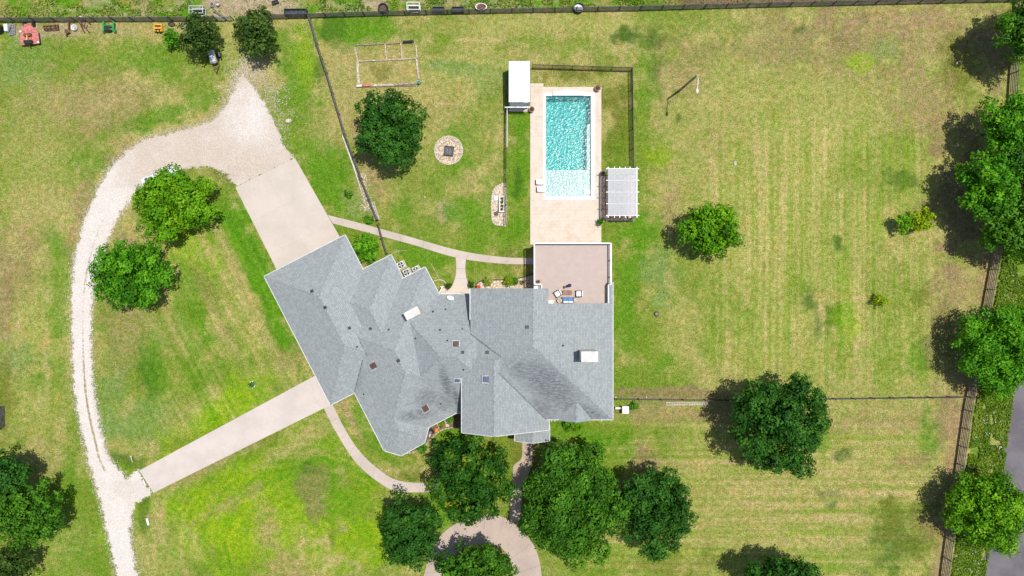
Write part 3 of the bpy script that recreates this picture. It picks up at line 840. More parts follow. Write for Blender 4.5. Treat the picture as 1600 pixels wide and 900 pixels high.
def pool():
    lo, hi = POOL
    x0, y0, x1, y1 = lo.x, lo.y, hi.x, hi.y
    d0, d1 = P(828.5, 382), P(939.5, 136)
    c0, c1 = P(848.5, 312.5), P(929.5, 145)
    root = new_obj('pool_deck', None, None, (d0.x, d0.y, 0))
    tag(root, 'pale travertine paving around the pool', None, None, 'structure')
    mb = MB(); ring(mb, c0.x, c0.y, c1.x, c1.y, d0.x, d0.y, d1.x, d1.y, -.1, .05)
    poly_sheet(mb, [(828.5, 135.8), (849, 135.8), (849, 130.5), (828.5, 130.5)], .048)
    mb.build('paving', M['trav'], root)
    t = thing('swimming_pool', 'rectangular turquoise swimming pool with a white sun shelf', 'pool', ((x0 + x1) / 2, (y0 + y1) / 2, 0))
    mb = MB(); ring(mb, x0, y0, x1, y1, c0.x, c0.y, c1.x, c1.y, -.15, .062)
    bevel(mb.build('coping', M['coping'], t), .02)
    ys = P(0, 265).y; zb = -1.75
    xs2 = P(916, 0).x
    MB().quad((x0, ys, zb), (x1, ys, zb), (x1, y1, zb), (x0, y1, zb)).build('basin_floor', M['pool_plaster'], t)
    w = MB()
    for a, b in (((x0, y0), (x1, y0)), ((x1, y0), (x1, y1)), ((x1, y1), (x0, y1)), ((x0, y1), (x0, y0))):
        w.quad((*a, zb), (*a, .05), (*b, .05), (*b, zb))
    w.build('basin_wall', M['pool_wall'], t)
    MB().prism([(x0, y0), (x1, y0), (x1, ys), (x0, ys)], zb, -.30).build('sun_shelf', M['shelf_plaster'], t)
    a = P(912, 303); b = P(923, 296)
    MB().prism([(a.x, a.y), (x1, a.y), (x1, b.y), (a.x, b.y)], -.3, -.13).build('step', M['coping'], t)
    xx = P(917.3, 0).x
    MB().prism([(xx, ys + .01), (x1 - .004, ys + .01), (x1 - .004, P(0, 194).y), (xx, P(0, 194).y)], zb, -.26).build('bench', M['shelf_plaster'], t)
    # raised spillway wall at the deep end
    for (a0, a1, b0, b1, h) in ((864, 912, 144, 150.5, .35), (880, 898, 142.5, 147, .5)):
        p = P(a0, b1); q = P(a1, b0)
        bevel(MB().prism([(p.x, p.y), (q.x, p.y), (q.x, q.y), (p.x, q.y)], .0, h).build('spillway', M['coping'], t), .015)
    # rippled water surface
    n, m = 70, 150
    xs = np.linspace(x0, x1, n); yy = np.linspace(y0, y1, m)
    X, Y = np.meshgrid(xs, yy)
    Z = -0.13 + .012 * (fbm(X.ravel() * 1.7, Y.ravel() * 1.7, 41, 3) - .5)
    c = BASE[t.name]
    v = np.stack([X.ravel() - c.x, Y.ravel() - c.y, Z], 1)
    i, j = np.meshgrid(np.arange(n - 1), np.arange(m - 1)); a = (j * n + i).ravel()
    me = bpy.data.meshes.new('water'); me.from_pydata(v.tolist(), [], np.stack([a, a + 1, a + n + 1, a + n], 1).tolist())
    me.polygons.foreach_set('use_smooth', [True] * len(me.polygons)); me.materials.append(M['water'])
    new_obj('water', me, t)
pool()

# ------------------------------------------------------------------ house
ROOFS = []            # (polygon, planes) used to ask how high the roof is at a place
def plane_h(pl, x, y):
    (ox, oy, nx, ny, ze, p) = pl
    return ze + p * ((x - ox) * nx + (y - oy) * ny)

def clip(poly, f):
    out = []
    for i in range(len(poly)):
        a, b = poly[i], poly[(i + 1) % len(poly)]
        fa, fb = f(*a), f(*b)
        if fa >= -1e-9: out.append(a)
        if (fa > 1e-9 and fb < -1e-9) or (fa < -1e-9 and fb > 1e-9):
            t = fa / (fa - fb); out.append((a[0] + (b[0] - a[0]) * t, a[1] + (b[1] - a[1]) * t))
    return out

def roof_height(x, y):
    z = 0
    for poly, pls in ROOFS:
        ok = all((poly[(i + 1) % len(poly)][0] - poly[i][0]) * (y - poly[i][1]) - (poly[(i + 1) % len(poly)][1] - poly[i][1]) * (x - poly[i][0]) >= -1e-6 for i in range(len(poly)))
        if ok: z = max(z, min(plane_h(p, x, y) for p in pls))
    return z

def on_roof(px, py):
    z = 4.0
    for _ in range(12):
        w = P(px, py, z); z = .5 * z + .5 * roof_height(w.x, w.y)
    return P(px, py, z)

HOUSE = thing('house', 'sprawling house with grey shingle roof, one wing set at an angle', 'house', P(700, 540))

def eaveplane(a, b, ze, p):
    """plane that rises at slope p inwards from eave a->b (counter-clockwise polygon: inside is to the left)"""
    dx, dy = b[0] - a[0], b[1] - a[1]; L = math.hypot(dx, dy)
    return (a[0], a[1], -dy / L, dx / L, ze, p)

def roofvol(poly, planes, notrim=(), wall_in=.45, nowall=False, windows=(), mat='shingle'):
    ROOFS.append((poly, planes))
    mb = MB(); faces = []
    for i, pl in enumerate(planes):
        f = list(poly)
        for j, pj in enumerate(planes):
            if j != i: f = clip(f, lambda x, y: plane_h(pj, x, y) - plane_h(pl, x, y))
            if len(f) < 3: break
        if len(f) < 3: continue
        nx, ny = pl[2], pl[3]; k = math.sqrt(1 + pl[5] ** 2)
        pts = [Vector((x, y, plane_h(pl, x, y))) for x, y in f]
        uv = [(x * ny - y * nx, (x * nx + y * ny) * k) for x, y in f]
        mb.quad(*pts, uv=uv); faces.append((pl, pts))
    h = lambda x, y: min(plane_h(p, x, y) for p in planes)
    roof = mb.build('roof', M[mat], HOUSE)
    for i in range(len(faces)):
        for j in range(i + 1, len(faces)):
            com = [p for p in faces[i][1] if any((p - q).length < 1e-4 for q in faces[j][1])]
            if len(com) < 2: continue
            a, b = com[0], com[1]
            if (b - a).length < .4: continue
            e = (b - a).normalized(); cp = MB()
            for pl, pts in (faces[i], faces[j]):
                nrm = Vector((-pl[2] * pl[5], -pl[3] * pl[5], 1)).normalized()
                d = nrm.cross(e); c = sum(pts, Vector()) / len(pts)
                if d.dot(c - a) < 0: d = -d
                lo = d * .15 + nrm * .02; up = Vector((0, 0, .035))
                q = [a + lo, b + lo, b + up, a + up]
                if (q[1] - q[0]).cross(q[2] - q[0]).z < 0: q = q[::-1]
                cp.quad(*q)
            cp.build('ridge_cap', M['shingle_cap'], roof)
    # soffit, fascia and gutter
    sof = MB(); zlow = min(h(*p) for p in poly) - .16
    tr = MB()
    n = len(poly)
    for i in range(n):
        a, b = Vector((*poly[i], 0)), Vector((*poly[(i + 1) % n], 0))
        d = (b - a).normalized(); out = Vector((d.y, -d.x, 0))
        pts = []
        m = 12
        for k in range(m + 1):
            q = a + (b - a) * (k / m); pts.append((q, h(q.x, q.y)))
        for k in range(m):
            (p, zp), (q, zq) = pts[k], pts[k + 1]
            if i not in notrim:
                o = out * .07
                up = .02
                A1, B1, A2, B2 = p + Vector((0, 0, zp + up)), q + Vector((0, 0, zq + up)), p + o + Vector((0, 0, zp + up)), q + o + Vector((0, 0, zq + up))
                dn = Vector((0, 0, -.2))
                tr.quad(A2, B2, B1, A1); tr.quad(A2 + dn, B2 + dn, B2, A2); tr.quad(A1 + dn, B1 + dn, B2 + dn, A2 + dn)
                tr.quad(B1 + dn, A1 + dn, A1, B1)
    if tr.v: tr.build('gutter', M['gutter'], roof)
    # walls under the roof, following it up into the gables
    if not nowall:
        w = MB()
        c = Vector((sum(p[0] for p in poly) / n, sum(p[1] for p in poly) / n, 0))
        ins = []
        for i in range(n):
            p0, p1, p2 = [Vector((*poly[j % n], 0)) for j in (i - 1, i, i + 1)]
            d1 = (p1 - p0).normalized(); d2 = (p2 - p1).normalized()
            n1 = Vector((-d1.y, d1.x, 0)); n2 = Vector((-d2.y, d2.x, 0))
            ins.append(p1 + (n1 + n2) * (wall_in / (1 + n1.dot(n2))))
        for i in range(n):
            a, b = ins[i], ins[(i + 1) % n]
            m = 10
            for k in range(m):
                p = a + (b - a) * (k / m); q = a + (b - a) * ((k + 1) / m)
                hp, hq = h(p.x, p.y) - .22, h(q.x, q.y) - .22
                w.quad(p, q, q + Vector((0, 0, hq)), p + Vector((0, 0, hp)))
        wl = w.build('wall', M['brick'], HOUSE)
        for (e, t, zc, ww, hh) in windows:
            a, b = ins[e], ins[(e + 1) % n]
            d = (b - a).normalized(); out = Vector((d.y, -d.x, 0))
            q = a + (b - a) * t + out * .02
            fr = MB().box(q + Vector((0, 0, zc - hh / 2)), ww + .2, .1, hh + .2, u=d).build('window', M['white'], HOUSE)
            MB().box(q + out * .02 + Vector((0, 0, zc - hh / 2 + .1)), ww, .1, hh, u=d).build('pane', M['glass'], fr)
    return roof

kE = S * (H - 2.7) / H
def UV(u, v):                 # angled wing: u along the garage front, v along its left side, in pixels at eave height
    x = 413 + .889 * u + .458 * v; y = 432 - .458 * u + .889 * v
    return ((x - 800) * kE, -(y - 450) * kE)

def stains(lst):
    out = []
    for (sx, sy, rx, ry, rot, st) in lst:
        w = P(sx, sy, 5.2); out.append((w.x, w.y, rx, ry, math.radians(rot), st))
    return out
M['shingle'] = roof_mat([])
M['gutter'] = simple('gutter_paint', (.66, .65, .63), .5, .08, 3, bump=0)
M['shingle_cap'] = simple('ridge_cap', (0.30, 0.325, 0.325), .9, .2, 5, bump=.2)
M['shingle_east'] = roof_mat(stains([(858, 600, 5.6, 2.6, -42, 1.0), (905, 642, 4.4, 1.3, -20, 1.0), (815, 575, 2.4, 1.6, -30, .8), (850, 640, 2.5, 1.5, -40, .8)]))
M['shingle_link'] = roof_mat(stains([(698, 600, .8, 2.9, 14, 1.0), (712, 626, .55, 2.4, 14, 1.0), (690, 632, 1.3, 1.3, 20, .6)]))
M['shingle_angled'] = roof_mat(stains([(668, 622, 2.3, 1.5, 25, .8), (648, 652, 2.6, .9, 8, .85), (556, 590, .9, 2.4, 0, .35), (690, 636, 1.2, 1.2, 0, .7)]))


def rect_uv(u0, v0, u1, v1):
    # counter-clockwise in world (y up): pixel y runs down, so go (u0,v0) (u0,v1) (u1,v1) (u1,v0)
    return [UV(u0, v0), UV(u0, v1), UV(u1, v1), UV(u1, v0)]
def hip(poly, ze, p, gable=(), **kw):
    n = len(poly)
    ps = p if hasattr(p, '__len__') else [p] * n
    return roofvol(poly, [eaveplane(poly[i], poly[(i + 1) % n], ze, ps[i]) for i in range(n) if i not in gable], **kw)

# angled wing
hip(rect_uv(0, 0, 142, 226), 2.70, .50, windows=((0, .3, 1.5, 1.5, 1.3), (0, .7, 1.5, 1.5, 1.3)))
hip(rect_uv(42, 102, 230, 327), 2.70, .50, mat='shingle_angled', windows=((0, .75, 1.5, 1.6, 1.4), (3, .2, 1.5, 1.4, 1.3)))
hip(rect_uv(66, 60.5, 191.5, 240), 2.66, .50, windows=((3, .5, 1.5, 1.2, 1.2),))
hip([UV(43, 235), UV(43, 329), UV(62, 347), UV(103.6, 345.5), UV(120, 327.5), UV(120, 235)], 2.64, .50, mat='shingle_angled', windows=((2, .5, 1.5, 1.4, 1.4), (1, .5, 1.5, 1.0, 1.4)))
# middle link, square to the picture
def W4(x0, y0, x1, y1, z):
    a, b = P(x0, y1, z), P(x1, y0, z)
    return [(a.x, a.y), (b.x, a.y), (b.x, b.y), (a.x, b.y)]      # SW SE NE NW
hip(W4(602, 459.5, 812, 645.5, 2.68), 2.68, .65, mat='shingle_link', windows=((2, .37, 1.3, 1.6, 2.0),))
# tall east wing
ZL, ZR, ZT = 5.6, 4.3, 8.8
xl = P(735, 0, ZL).x; xr = P(957.5, 0, ZR).x; xm = P(833, 0, ZT).x
pl, pr = (ZT - ZL) / (xm - xl), (ZT - ZR) / (xr - xm)
ys_ = P(0, 655.5, ZR).y; ym = P(0, 541, ZT).y; ps_ = (ZT - ZR) / (ym - ys_)
yn1 = P(0, 450.5, 5).y; yn2 = P(0, 473.5, 5).y; xc = P(856, 0, 6.5).x; xdk = P(950, 0, 3.6).x
PLN = [(xl, 0, 1, 0, ZL, pl), (xr, 0, -1, 0, ZR, pr), (0, ys_, 0, 1, ZR, ps_)]
roofvol([(xl, ys_), (xr, ys_), (xr, yn2), (xl, yn2)], PLN, notrim=(2, 3), mat='shingle_east', windows=((1, .3, 1.5, 1.5, 1.4), (1, .65, 1.5, 1.5, 1.4), (0, .75, 1.5, 1.8, 1.4)))
roofvol([(xl, yn2), (xc, yn2), (xc, yn1), (xl, yn1)], PLN[:2], notrim=(0, 1, 2), windows=((2, .5, 3.6, 1.2, 1.2), (2, .5, 1.4, 1.8, 1.4)))
# white rake along the left eave of the tall wing
MB().bar(Vector((xl - .05, yn1, ZL - .05)), Vector((xl - .05, P(0, 500, ZL).y, ZL - .05)), .08, .2).build('gutter', M['gutter'], HOUSE)
# narrow strip of roof east of the upper deck
roofvol([(xdk, yn2), (xr, yn2), (xr, P(0, 441, 3.5).y), (xdk, P(0, 441, 3.5).y)], [PLN[1]], notrim=(0, 2, 3), nowall=True)
# south gable wing
zl, zr, zt = 5.6, 4.1, 7.5
gx0 = P(721.5, 0, zl).x; gx1 = P(858, 0, zr).x; gxm = P(772, 0, zt).x
gy0 = P(0, 676, zl).y; gy1 = P(0, 560, zl).y
roofvol([(gx0, gy0), (gx1, gy0), (gx1, gy1), (gx0, gy1)], [(gx0, 0, 1, 0, zl, (zt - zl) / (gxm - gx0)), (gx1, 0, -1, 0, zr, (zt - zr) / (gx1 - gxm))], notrim=(2,),
        windows=((0, .3, 1.6, 1.8, 1.5), (0, .3, 4.2, 1.2, 1.0)))
# porch
q0 = P(804.5, 689, 3.1); q1 = P(858.5, 664, 3.1)
roofvol([(q0.x, q0.y), (q1.x, q0.y), (q1.x, q1.y), (q0.x, q1.y)], [(q0.x, 0, 1, 0, 3.1, .5), (q1.x, 0, -1, 0, 3.1, .5)], notrim=(2,), nowall=True)
for x in (808, 855):
    w = P(x, 686.5, 3.1); MB().box((w.x, w.y, 0), .3, .3, 3.1).build('porch_column', M['white'], HOUSE)
# little pediment over the east wing's front window
q0 = P(873, 657.5, 4.4); q1 = P(925, 628, 4.4)
roofvol([(q0.x, q0.y), (q1.x, q0.y), (q1.x, q1.y), (q0.x, q1.y)], [(q0.x, 0, 1, 0, 4.3, .62), (q1.x, 0, -1, 0, 4.3, .62)], notrim=(0, 1, 2, 3), nowall=True)
# downspouts and a front bay sill visible below the south eave
for x in (862, 867, 940):
    a = P(x, 657, 3.2); b = P(x - 1, 667, .1)
    MB().bar(Vector((a.x, a.y - .05, 3.2)), Vector((a.x, a.y - .05, .05)), .1).build('downspout', M['white'], HOUSE)
# walls under the deck corner, porch door
MB().box(P(830, 668, 0), 1.0, .1, 2.1).build('door', M['deckwood2'], HOUSE)

# dark metal valleys where the roofs meet
def valley(A_, B_, p0, p1):
    pts = []
    for q in (p0, p1):
        w = on_roof(*q)
        a = A_[5] * A_[2] - B_[5] * B_[2]; b = A_[5] * A_[3] - B_[5] * B_[3]
        d = (plane_h(A_, w.x, w.y) - plane_h(B_, w.x, w.y)) / (a * a + b * b)
        x, y = w.x - a * d, w.y - b * d
        pts.append(Vector((x, y, plane_h(A_, x, y) + .03)))
    MB().bar(pts[0], pts[1], .13, .03).build('valley_flashing', M['flashing'], HOUSE)
M['flashing'] = simple('valley_metal', (.16, .17, .18), .7, .3, 5, bump=.1)
R_ = [r[1] for r in ROOFS]
valley(R_[0][1], R_[1][0], (553.5, 612.5), (563, 562))
valley(R_[0][2], R_[1][0], (563, 562), (567, 530))
valley(R_[4][2], R_[5][0], (736.5, 519), (784, 556))
valley(R_[8][1], R_[5][2], (776, 586), (856.5, 654))

# chimneys
M['chimney_cap'] = simple('chimney_cap', (.66, .63, .585), .8, .10, 2.5, bump=.1)
def chimney(cx, cy, sx, sy, u, top):
    w = on_roof(cx, cy); b = Vector((w.x, w.y, w.z))
    z1 = top
    ch = MB().box((b.x, b.y, b.z - 1.2), sx, sy, z1 - b.z + 1.2, u=u).build('chimney', M['cream'], HOUSE)
    bevel(MB().box((b.x, b.y, z1), sx + .12, sy + .12, .10, u=u).build('cap', M['chimney_cap'], ch), .03)
u_w = Vector((.889, .458, 0)).normalized()
chimney(650, 488, 1.62, .8, u_w, 7.3)
chimney(916.5, 553, 1.75, 1.05, Vector((1, 0, 0)), 8.9)

def roof_box(name, px, py, sx, sy, h, mat, u=Vector((1, 0, 0)), sub=None):
    w = on_roof(px, py)
    o = MB().box((w.x, w.y, w.z - .25), sx, sy, h + .25, u=u).build(name, mat, HOUSE)
    if sub:
        MB().box((w.x, w.y, w.z + h), sx - .12, sy - .12, .03, u=u).build(sub[0], sub[1], o)
    return o
M['sky_brown'] = simple('bronze_dome', (0.10, 0.055, 0.04), 0.25, 0.2, 3, bump=0)
M['sky_blue'] = simple('blue_glass', (0.10, 0.13, 0.19), 0.15, 0.2, 3, bump=0)
for (x, y, u, mt) in ((583.5, 571.5, u_w, 'sky_brown'), (712.5, 537.5, Vector((1, 0, 0)), 'sky_brown'), (665, 638, u_w, 'sky_brown'), (759, 592.5, Vector((1, 0, 0)), 'sky_blue'), (714.5, 594.5, Vector((1, 0, 0)), 'sky_blue')):
    s = .72 if y != 594.5 else .62
    roof_box('skylight', x, y, s + .12, (s if y != 594.5 else .4) + .12, .16, M['steel'], u, ('dome', M[mt]))
for (x, y, s) in ((508, 480.5, .34), (508.5, 480.7, 0), (546, 512.5, .30), (579, 513.5, .30), (607.5, 515, .22), (487.5, 455, .34), (622.5, 563.5, .36), (723, 550.5, .34), (761.5, 550.5, .34), (824, 511, .36), (687.5, 515.5, .24), (649.5, 529, .22),
                  (558, 542, .2), (568.5, 616, .2), (688.5, 631, .2), (724, 577.5, .24), (879.5, 540, .24), (676.5, 487, .24), (696, 483, .2), (699, 532, .2), (722.5, 514, .16)):
    if not s: continue
    w = on_roof(x, y)
    if s > .29:
        MB().box((w.x, w.y, w.z - .1), s, s, .24, u=u_w if x < 690 else Vector((1, 0, 0))).build('roof_vent', M['black'], HOUSE)
    else:
        MB().lathe((w.x, w.y, w.z - .1), [(s * .5, 0), (s * .5, .12), (s * .3, .16), (s * .3, .42), (s * .2, .44)], 10).build('vent_pipe', M['black'], HOUSE)
# satellite dish on the link's eave
w = on_roof(704.5, 466)
d = MB().tube([w + Vector((0, 0, -.1)), w + Vector((0, 0, .5))], .03, 6).build('dish_mast', M['steel'], HOUSE)
MB().lathe((w.x, w.y + .05, w.z + .5), [(.05, 0), (.3, .03), (.44, .10), (.44, .12)], 18, 1.0, .55, math.radians(-15)).build('satellite_dish', M['white'], HOUSE)

# upper deck
def deck():
    zf = 3.45
    t = thing('roof_deck', 'raised reddish board deck with white railing beside the pool', 'deck', P(895, 425))
    x0, x1 = P(834.5, 0, zf).x, P(953, 0, zf).x
    yN, yM, yS = P(0, 381, zf).y, P(0, 444.5, zf).y, P(0, 473, zf).y
    xi0, xi1 = P(845.5, 0, zf).x, P(949, 0, zf).x
    mb = MB(); y = yN; k = 0
    while y > yS - .3:
        a, b = (x0, x1) if y > yM else (xi0, xi1)
        for _ in range(1):
            mb.prism([(a, y - .135), (b, y - .135), (b, y), (a, y)], zf - .04, zf + random.uniform(-.002, .002))
        y -= .142; k += 1
    o = mb.build('deck_boards', M['deckwood'], t); tag(o, kind='stuff')
    # frame and posts below
    fr = MB()
    for (a, b) in (((x0, yN), (x1, yN)), ((x0, yN), (x0, yM)), ((x1, yN), (x1, yM)), ((x0, yM), (x1, yM))):
        fr.bar(Vector((*a, zf - .2)), Vector((*b, zf - .2)), .08, .3)
    fr.build('joist_frame', M['deckwood2'], t)
    for x in (x0 + .15, (x0 + x1) / 2, x1 - .15):
        for y in (yN - .15, (yN + yM) / 2):
            MB().box((x, y, 0), .2, .2, zf - .3).build('post', M['white'], t)
    MB().quad((x0, yN - .02, zf - .36), (x1, yN - .02, zf - .36), (x1, yM, zf - .36), (x0, yM, zf - .36)).build('underside', M['deckwood2'], t)
    # railing
    runs = [((x0, yN), (x1, yN)), ((x1, yN), (x1, yM)), ((x1, yM), (xi1, yM)), ((xi1, yM), (xi1, yS)), ((x0, yN), (x0, yM)), ((x0, yM), (xi0, yM)), ((xi0, yM), (xi0, P(0, 450, zf).y))]
    for a, b in runs:
        a, b = Vector((*a, zf)), Vector((*b, zf))
        r = MB(); r.bar(a + Vector((0, 0, 1.0)), b + Vector((0, 0, 1.0)), .14, .05); r.bar(a + Vector((0, 0, .1)), b + Vector((0, 0, .1)), .05, .05)
        rl = r.build('railing', M['white'], t)
        L = (b - a).length; n = max(2, int(L / .12)); bl = MB()
        for i in range(n + 1):
            q = a + (b - a) * (i / n)
            if i % 16 == 0 or i == n: bl.box(q, .1, .1, 1.02)
            else: bl.box(q, .03, .03, .98)
        tag(bl.build('baluster', M['white'], rl), kind='stuff')
    # low box walls where the deck meets the roof
    p = P(839, 447.5, 3.4); MB().box((p.x, p.y, 0), .7, .45, 3.4).build('stair_box', M['steel'], t)
    return zf
ZF = deck()

def chair(px, py, rz, label, z):
    p = P(px, py, z)
    t = thing('lounge_chair', label, 'chair', p, 'white chairs on the roof deck')
    u = Vector((math.cos(rz), math.sin(rz), 0)); w = Vector((-u.y, u.x, 0))
    bevel(MB().box(p + Vector((0, 0, .38)), .62, .58, .14, u=u).build('cushion', M['white'], t), .05)
    for s in (-1, 1):
        f = MB().box(p + w * s * .35 + Vector((0, 0, .55)), .72, .08, .05, u=u)
        f.build('armrest', M['black_metal'], t)
        for q in (-1, 1):
            MB().box(p + w * s * .35 + u * q * .32, .05, .05, .56, u=u).build('leg', M['black_metal'], t)
    bevel(MB().box(p + u * .36 + Vector((0, 0, .35)), .12, .62, .55, u=u).build('backrest', M['white'], t), .04)
    MB().box(p + Vector((0, 0, .3)), .7, .68, .06, u=u).build('seat_frame', M['black_metal'], t)
chair(871, 459, math.radians(33), 'white cushioned chair turned at an angle beside the coffee table on deck', ZF)
chair(904, 459, math.radians(0), 'white cushioned chair set square to the coffee table on deck', ZF)

def sofa():
    p = P(887, 469, ZF)
    t = thing('outdoor_sofa', 'dark two seat sofa with blue cushions on the roof deck', 'sofa', p)
    MB().box(p + Vector((0, .02, .12)), 1.35, .66, .2).build('seat_frame', M['black_metal'], t)
    for s in (-1, 1):
        bevel(MB().box(p + Vector((s * .29, .1, .32)), .56, .42, .14).build('cushion', M['blue'], t), .04)
        bevel(MB().box(p + Vector((s * .29, -.2, .4)), .56, .2, .4).build('back_cushion', M['white'], t), .05)
        MB().box(p + Vector((s * .64, .02, 0)), .08, .66, .6).build('armrest', M['black_metal'], t)
        for q in (-1, 1):
            MB().box(p + Vector((s * .6, .02 + q * .28, 0)), .06, .06, .13).build('leg', M['black_metal'], t)
sofa()
def coffee_table():
    p = P(886.5, 457, ZF)
    t = thing('coffee_table', 'low brown slatted coffee table between chairs on deck', 'table', p)
    for k in range(5):
        MB().box(p + Vector((0, -.22 + k * .11, .36)), 1.1, .095, .035).build('slat', M['deckwood2'], t)
    for s in (-1, 1):
        for q in (-1, 1):
            MB().box(p + Vector((s * .48, q * .2, 0)), .07, .07, .36).build('leg', M['deckwood2'], t)
coffee_table()
p = P(874, 469.5, ZF)
t = thing('side_table', 'round tan side table at the end of the blue sofa', 'table', p)
MB().lathe(p, [(.12, 0), (.14, .05), (.05, .1), (.05, .4)], 12).build('pedestal', M['wood'], t)
MB().lathe(p + Vector((0, 0, .4)), [(.27, 0), (.29, .02), (.29, .05)], 20).build('table_top', M['wood_pale'], t)
p = P(898.5, 469.5, ZF)
t = thing('side_table', 'square pale side table at the far end of the blue sofa', 'table', p)
MB().box(p + Vector((0, 0, .4)), .42, .46, .05).build('table_top', M['wood_pale'], t)
for s in (-1, 1):
    for q in (-1, 1): MB().box(p + Vector((s * .17, q * .19, 0)), .05, .05, .4).build('leg', M['wood_pale'], t)
p = P(860.5, 471.5, ZF)
t = thing('storage_box', 'small white box in the corner of the roof deck', 'box', p)
bevel(MB().box(p, .55, .36, .45).build('body', M['white'], t), .02); bevel(MB().box(p + Vector((0, 0, .45)), .58, .39, .06).build('lid', M['white'], t), .02)
# folded parasol lying on the boards
a = P(880, 449.5, ZF + .12); b = P(892.5, 445, ZF + .14)
t = thing('folded_parasol', 'folded navy and brown parasol lying on the roof deck', 'parasol', P(886, 447, ZF))
MB().tube([a, a.lerp(b, .5)], .035, 6).build('pole', M['deckwood2'], t)
MB().tube([a.lerp(b, .35), a.lerp(b, .6), a.lerp(b, .85), b], [.10, .17, .21, .12], 9).build('canopy', M['navy'], t)
MB().tube([a.lerp(b, .05), a.lerp(b, .3)], [.16, .12], 8).build('base_weight', M['rust'], t)
t = thing('potted_plant', 'dry twiggy potted plant in the deck corner', 'plant', P(841, 440, ZF))
MB().lathe(P(841, 440, ZF), [(.12, 0), (.18, .3), (.2, .32)], 12).build('pot', M['terracotta'], t)
tw = MB()
for k in range(16):
    a_ = k * .39 * 6.28; e = P(841, 440, ZF) + Vector((math.cos(a_) * .3, math.sin(a_) * .3, .6 + .2 * random.random()))
    tw.tube([P(841, 440, ZF) + Vector((0, 0, .3)), e], [.015, .006], 4)
tw.build('stem', M['bark'], t)

# ------------------------------------------------------------------ trees
def leaf_mesh(name, pos, nrm, size, tint, mat, rng, aspect=.62):
    n = len(pos)
    t = rng.normal(size=(n, 3)); t -= (t * nrm).sum(1)[:, None] * nrm
    t /= np.linalg.norm(t, axis=1)[:, None] + 1e-9
    b = np.cross(nrm, t)
    s = size[:, None]
    v = np.empty((n, 4, 3))
    v[:, 0] = pos - t * s * .5; v[:, 2] = pos + t * s * .5
    v[:, 1] = pos + b * s * .5 * aspect + nrm * s * .10; v[:, 3] = pos - b * s * .5 * aspect + nrm * s * .10
    me = bpy.data.meshes.new(name)
    me.vertices.add(n * 4); me.vertices.foreach_set('co', v.ravel().astype(np.float32))
    me.loops.add(n * 4); me.loops.foreach_set('vertex_index', np.arange(n * 4, dtype=np.int32))
    me.polygons.add(n); me.polygons.foreach_set('loop_start', (np.arange(n) * 4).astype(np.int32))
    me.update(); me.validate()
    at = me.attributes.new('tint', 'FLOAT', 'FACE'); at.data.foreach_set('value', np.clip(tint, 0, 1).astype(np.float32))
    me.materials.append(mat)
    return me

def crown_points(R, rng, lobes, dens, leaf, spread=.9, hole=0.0):
    """leaf positions for a crown of radii R about the origin: lobes > sprays > leaves"""
    rx, ry, rz = R
    rm = (rx + ry) / 2
    k = np.arange(lobes) + .5
    cz = 1 - 1.25 * k / lobes; ph = k * 2.39996 + rng.random() * 6.28
    sr = np.sqrt(np.clip(1 - cz * cz, 0, 1))
    D = np.stack([sr * np.cos(ph), sr * np.sin(ph), cz], 1) + rng.normal(scale=.13, size=(lobes, 3))
    D /= np.linalg.norm(D, axis=1)[:, None]
    rad = rng.uniform(.50, .93, lobes)
    C = D * rad[:, None] * np.array([rx, ry, rz])
    LR = rng.uniform(.17, .33, lobes) * rm * np.sqrt(20 / lobes) ** .8
    LR = np.minimum(LR, 1.0 * (1.04 - rad) * rm + .11 * rm + .12)
    P_, Nn, T = [], [], []
    ltint = rng.normal(.5, .13, lobes)
    for i in range(lobes):
        if rng.random() < hole: continue
        ns = max(6, int(dens * 4 * math.pi * LR[i] ** 2))
        d = rng.normal(size=(ns, 3)); d /= np.linalg.norm(d, axis=1)[:, None]
        d = d[(d[:, 2] > -.55)]
        sp = C[i] + d * LR[i] * rng.uniform(.70, 1.12, (len(d), 1)) * np.array([1, 1, .85])
        st = ltint[i] + rng.normal(scale=.20, size=len(d))
        m = 9
        off = rng.normal(scale=leaf * spread * .62, size=(len(d), m, 3))
        p = sp[:, None, :] + off
        nn = d[:, None, :] * .95 + np.array([0, 0, .32]) + rng.normal(scale=.30, size=(len(d), m, 3))
        P_.append(p.reshape(-1, 3)); Nn.append(nn.reshape(-1, 3)); T.append((st[:, None] + rng.normal(scale=.10, size=(len(d), m))).ravel())
    # inner leaves that close the view to the ground
    ni = int(sum(len(x) for x in P_) * .24)
    d = rng.normal(size=(ni, 3)); d /= np.linalg.norm(d, axis=1)[:, None]
    p = d * (rng.random((ni, 1)) ** .5) * .74 * np.array([rx, ry, rz * .7])
    P_.append(p); Nn.append(np.array([0, 0, 1.]) + rng.normal(scale=.5, size=(ni, 3))); T.append(rng.normal(.48, .16, ni))
    p = np.concatenate(P_); n_ = np.concatenate(Nn); t = np.concatenate(T)
    n_ /= np.linalg.norm(n_, axis=1)[:, None] + 1e-9
    keep = p[:, 2] > -rz * .8
    return p[keep], n_[keep], t[keep], C

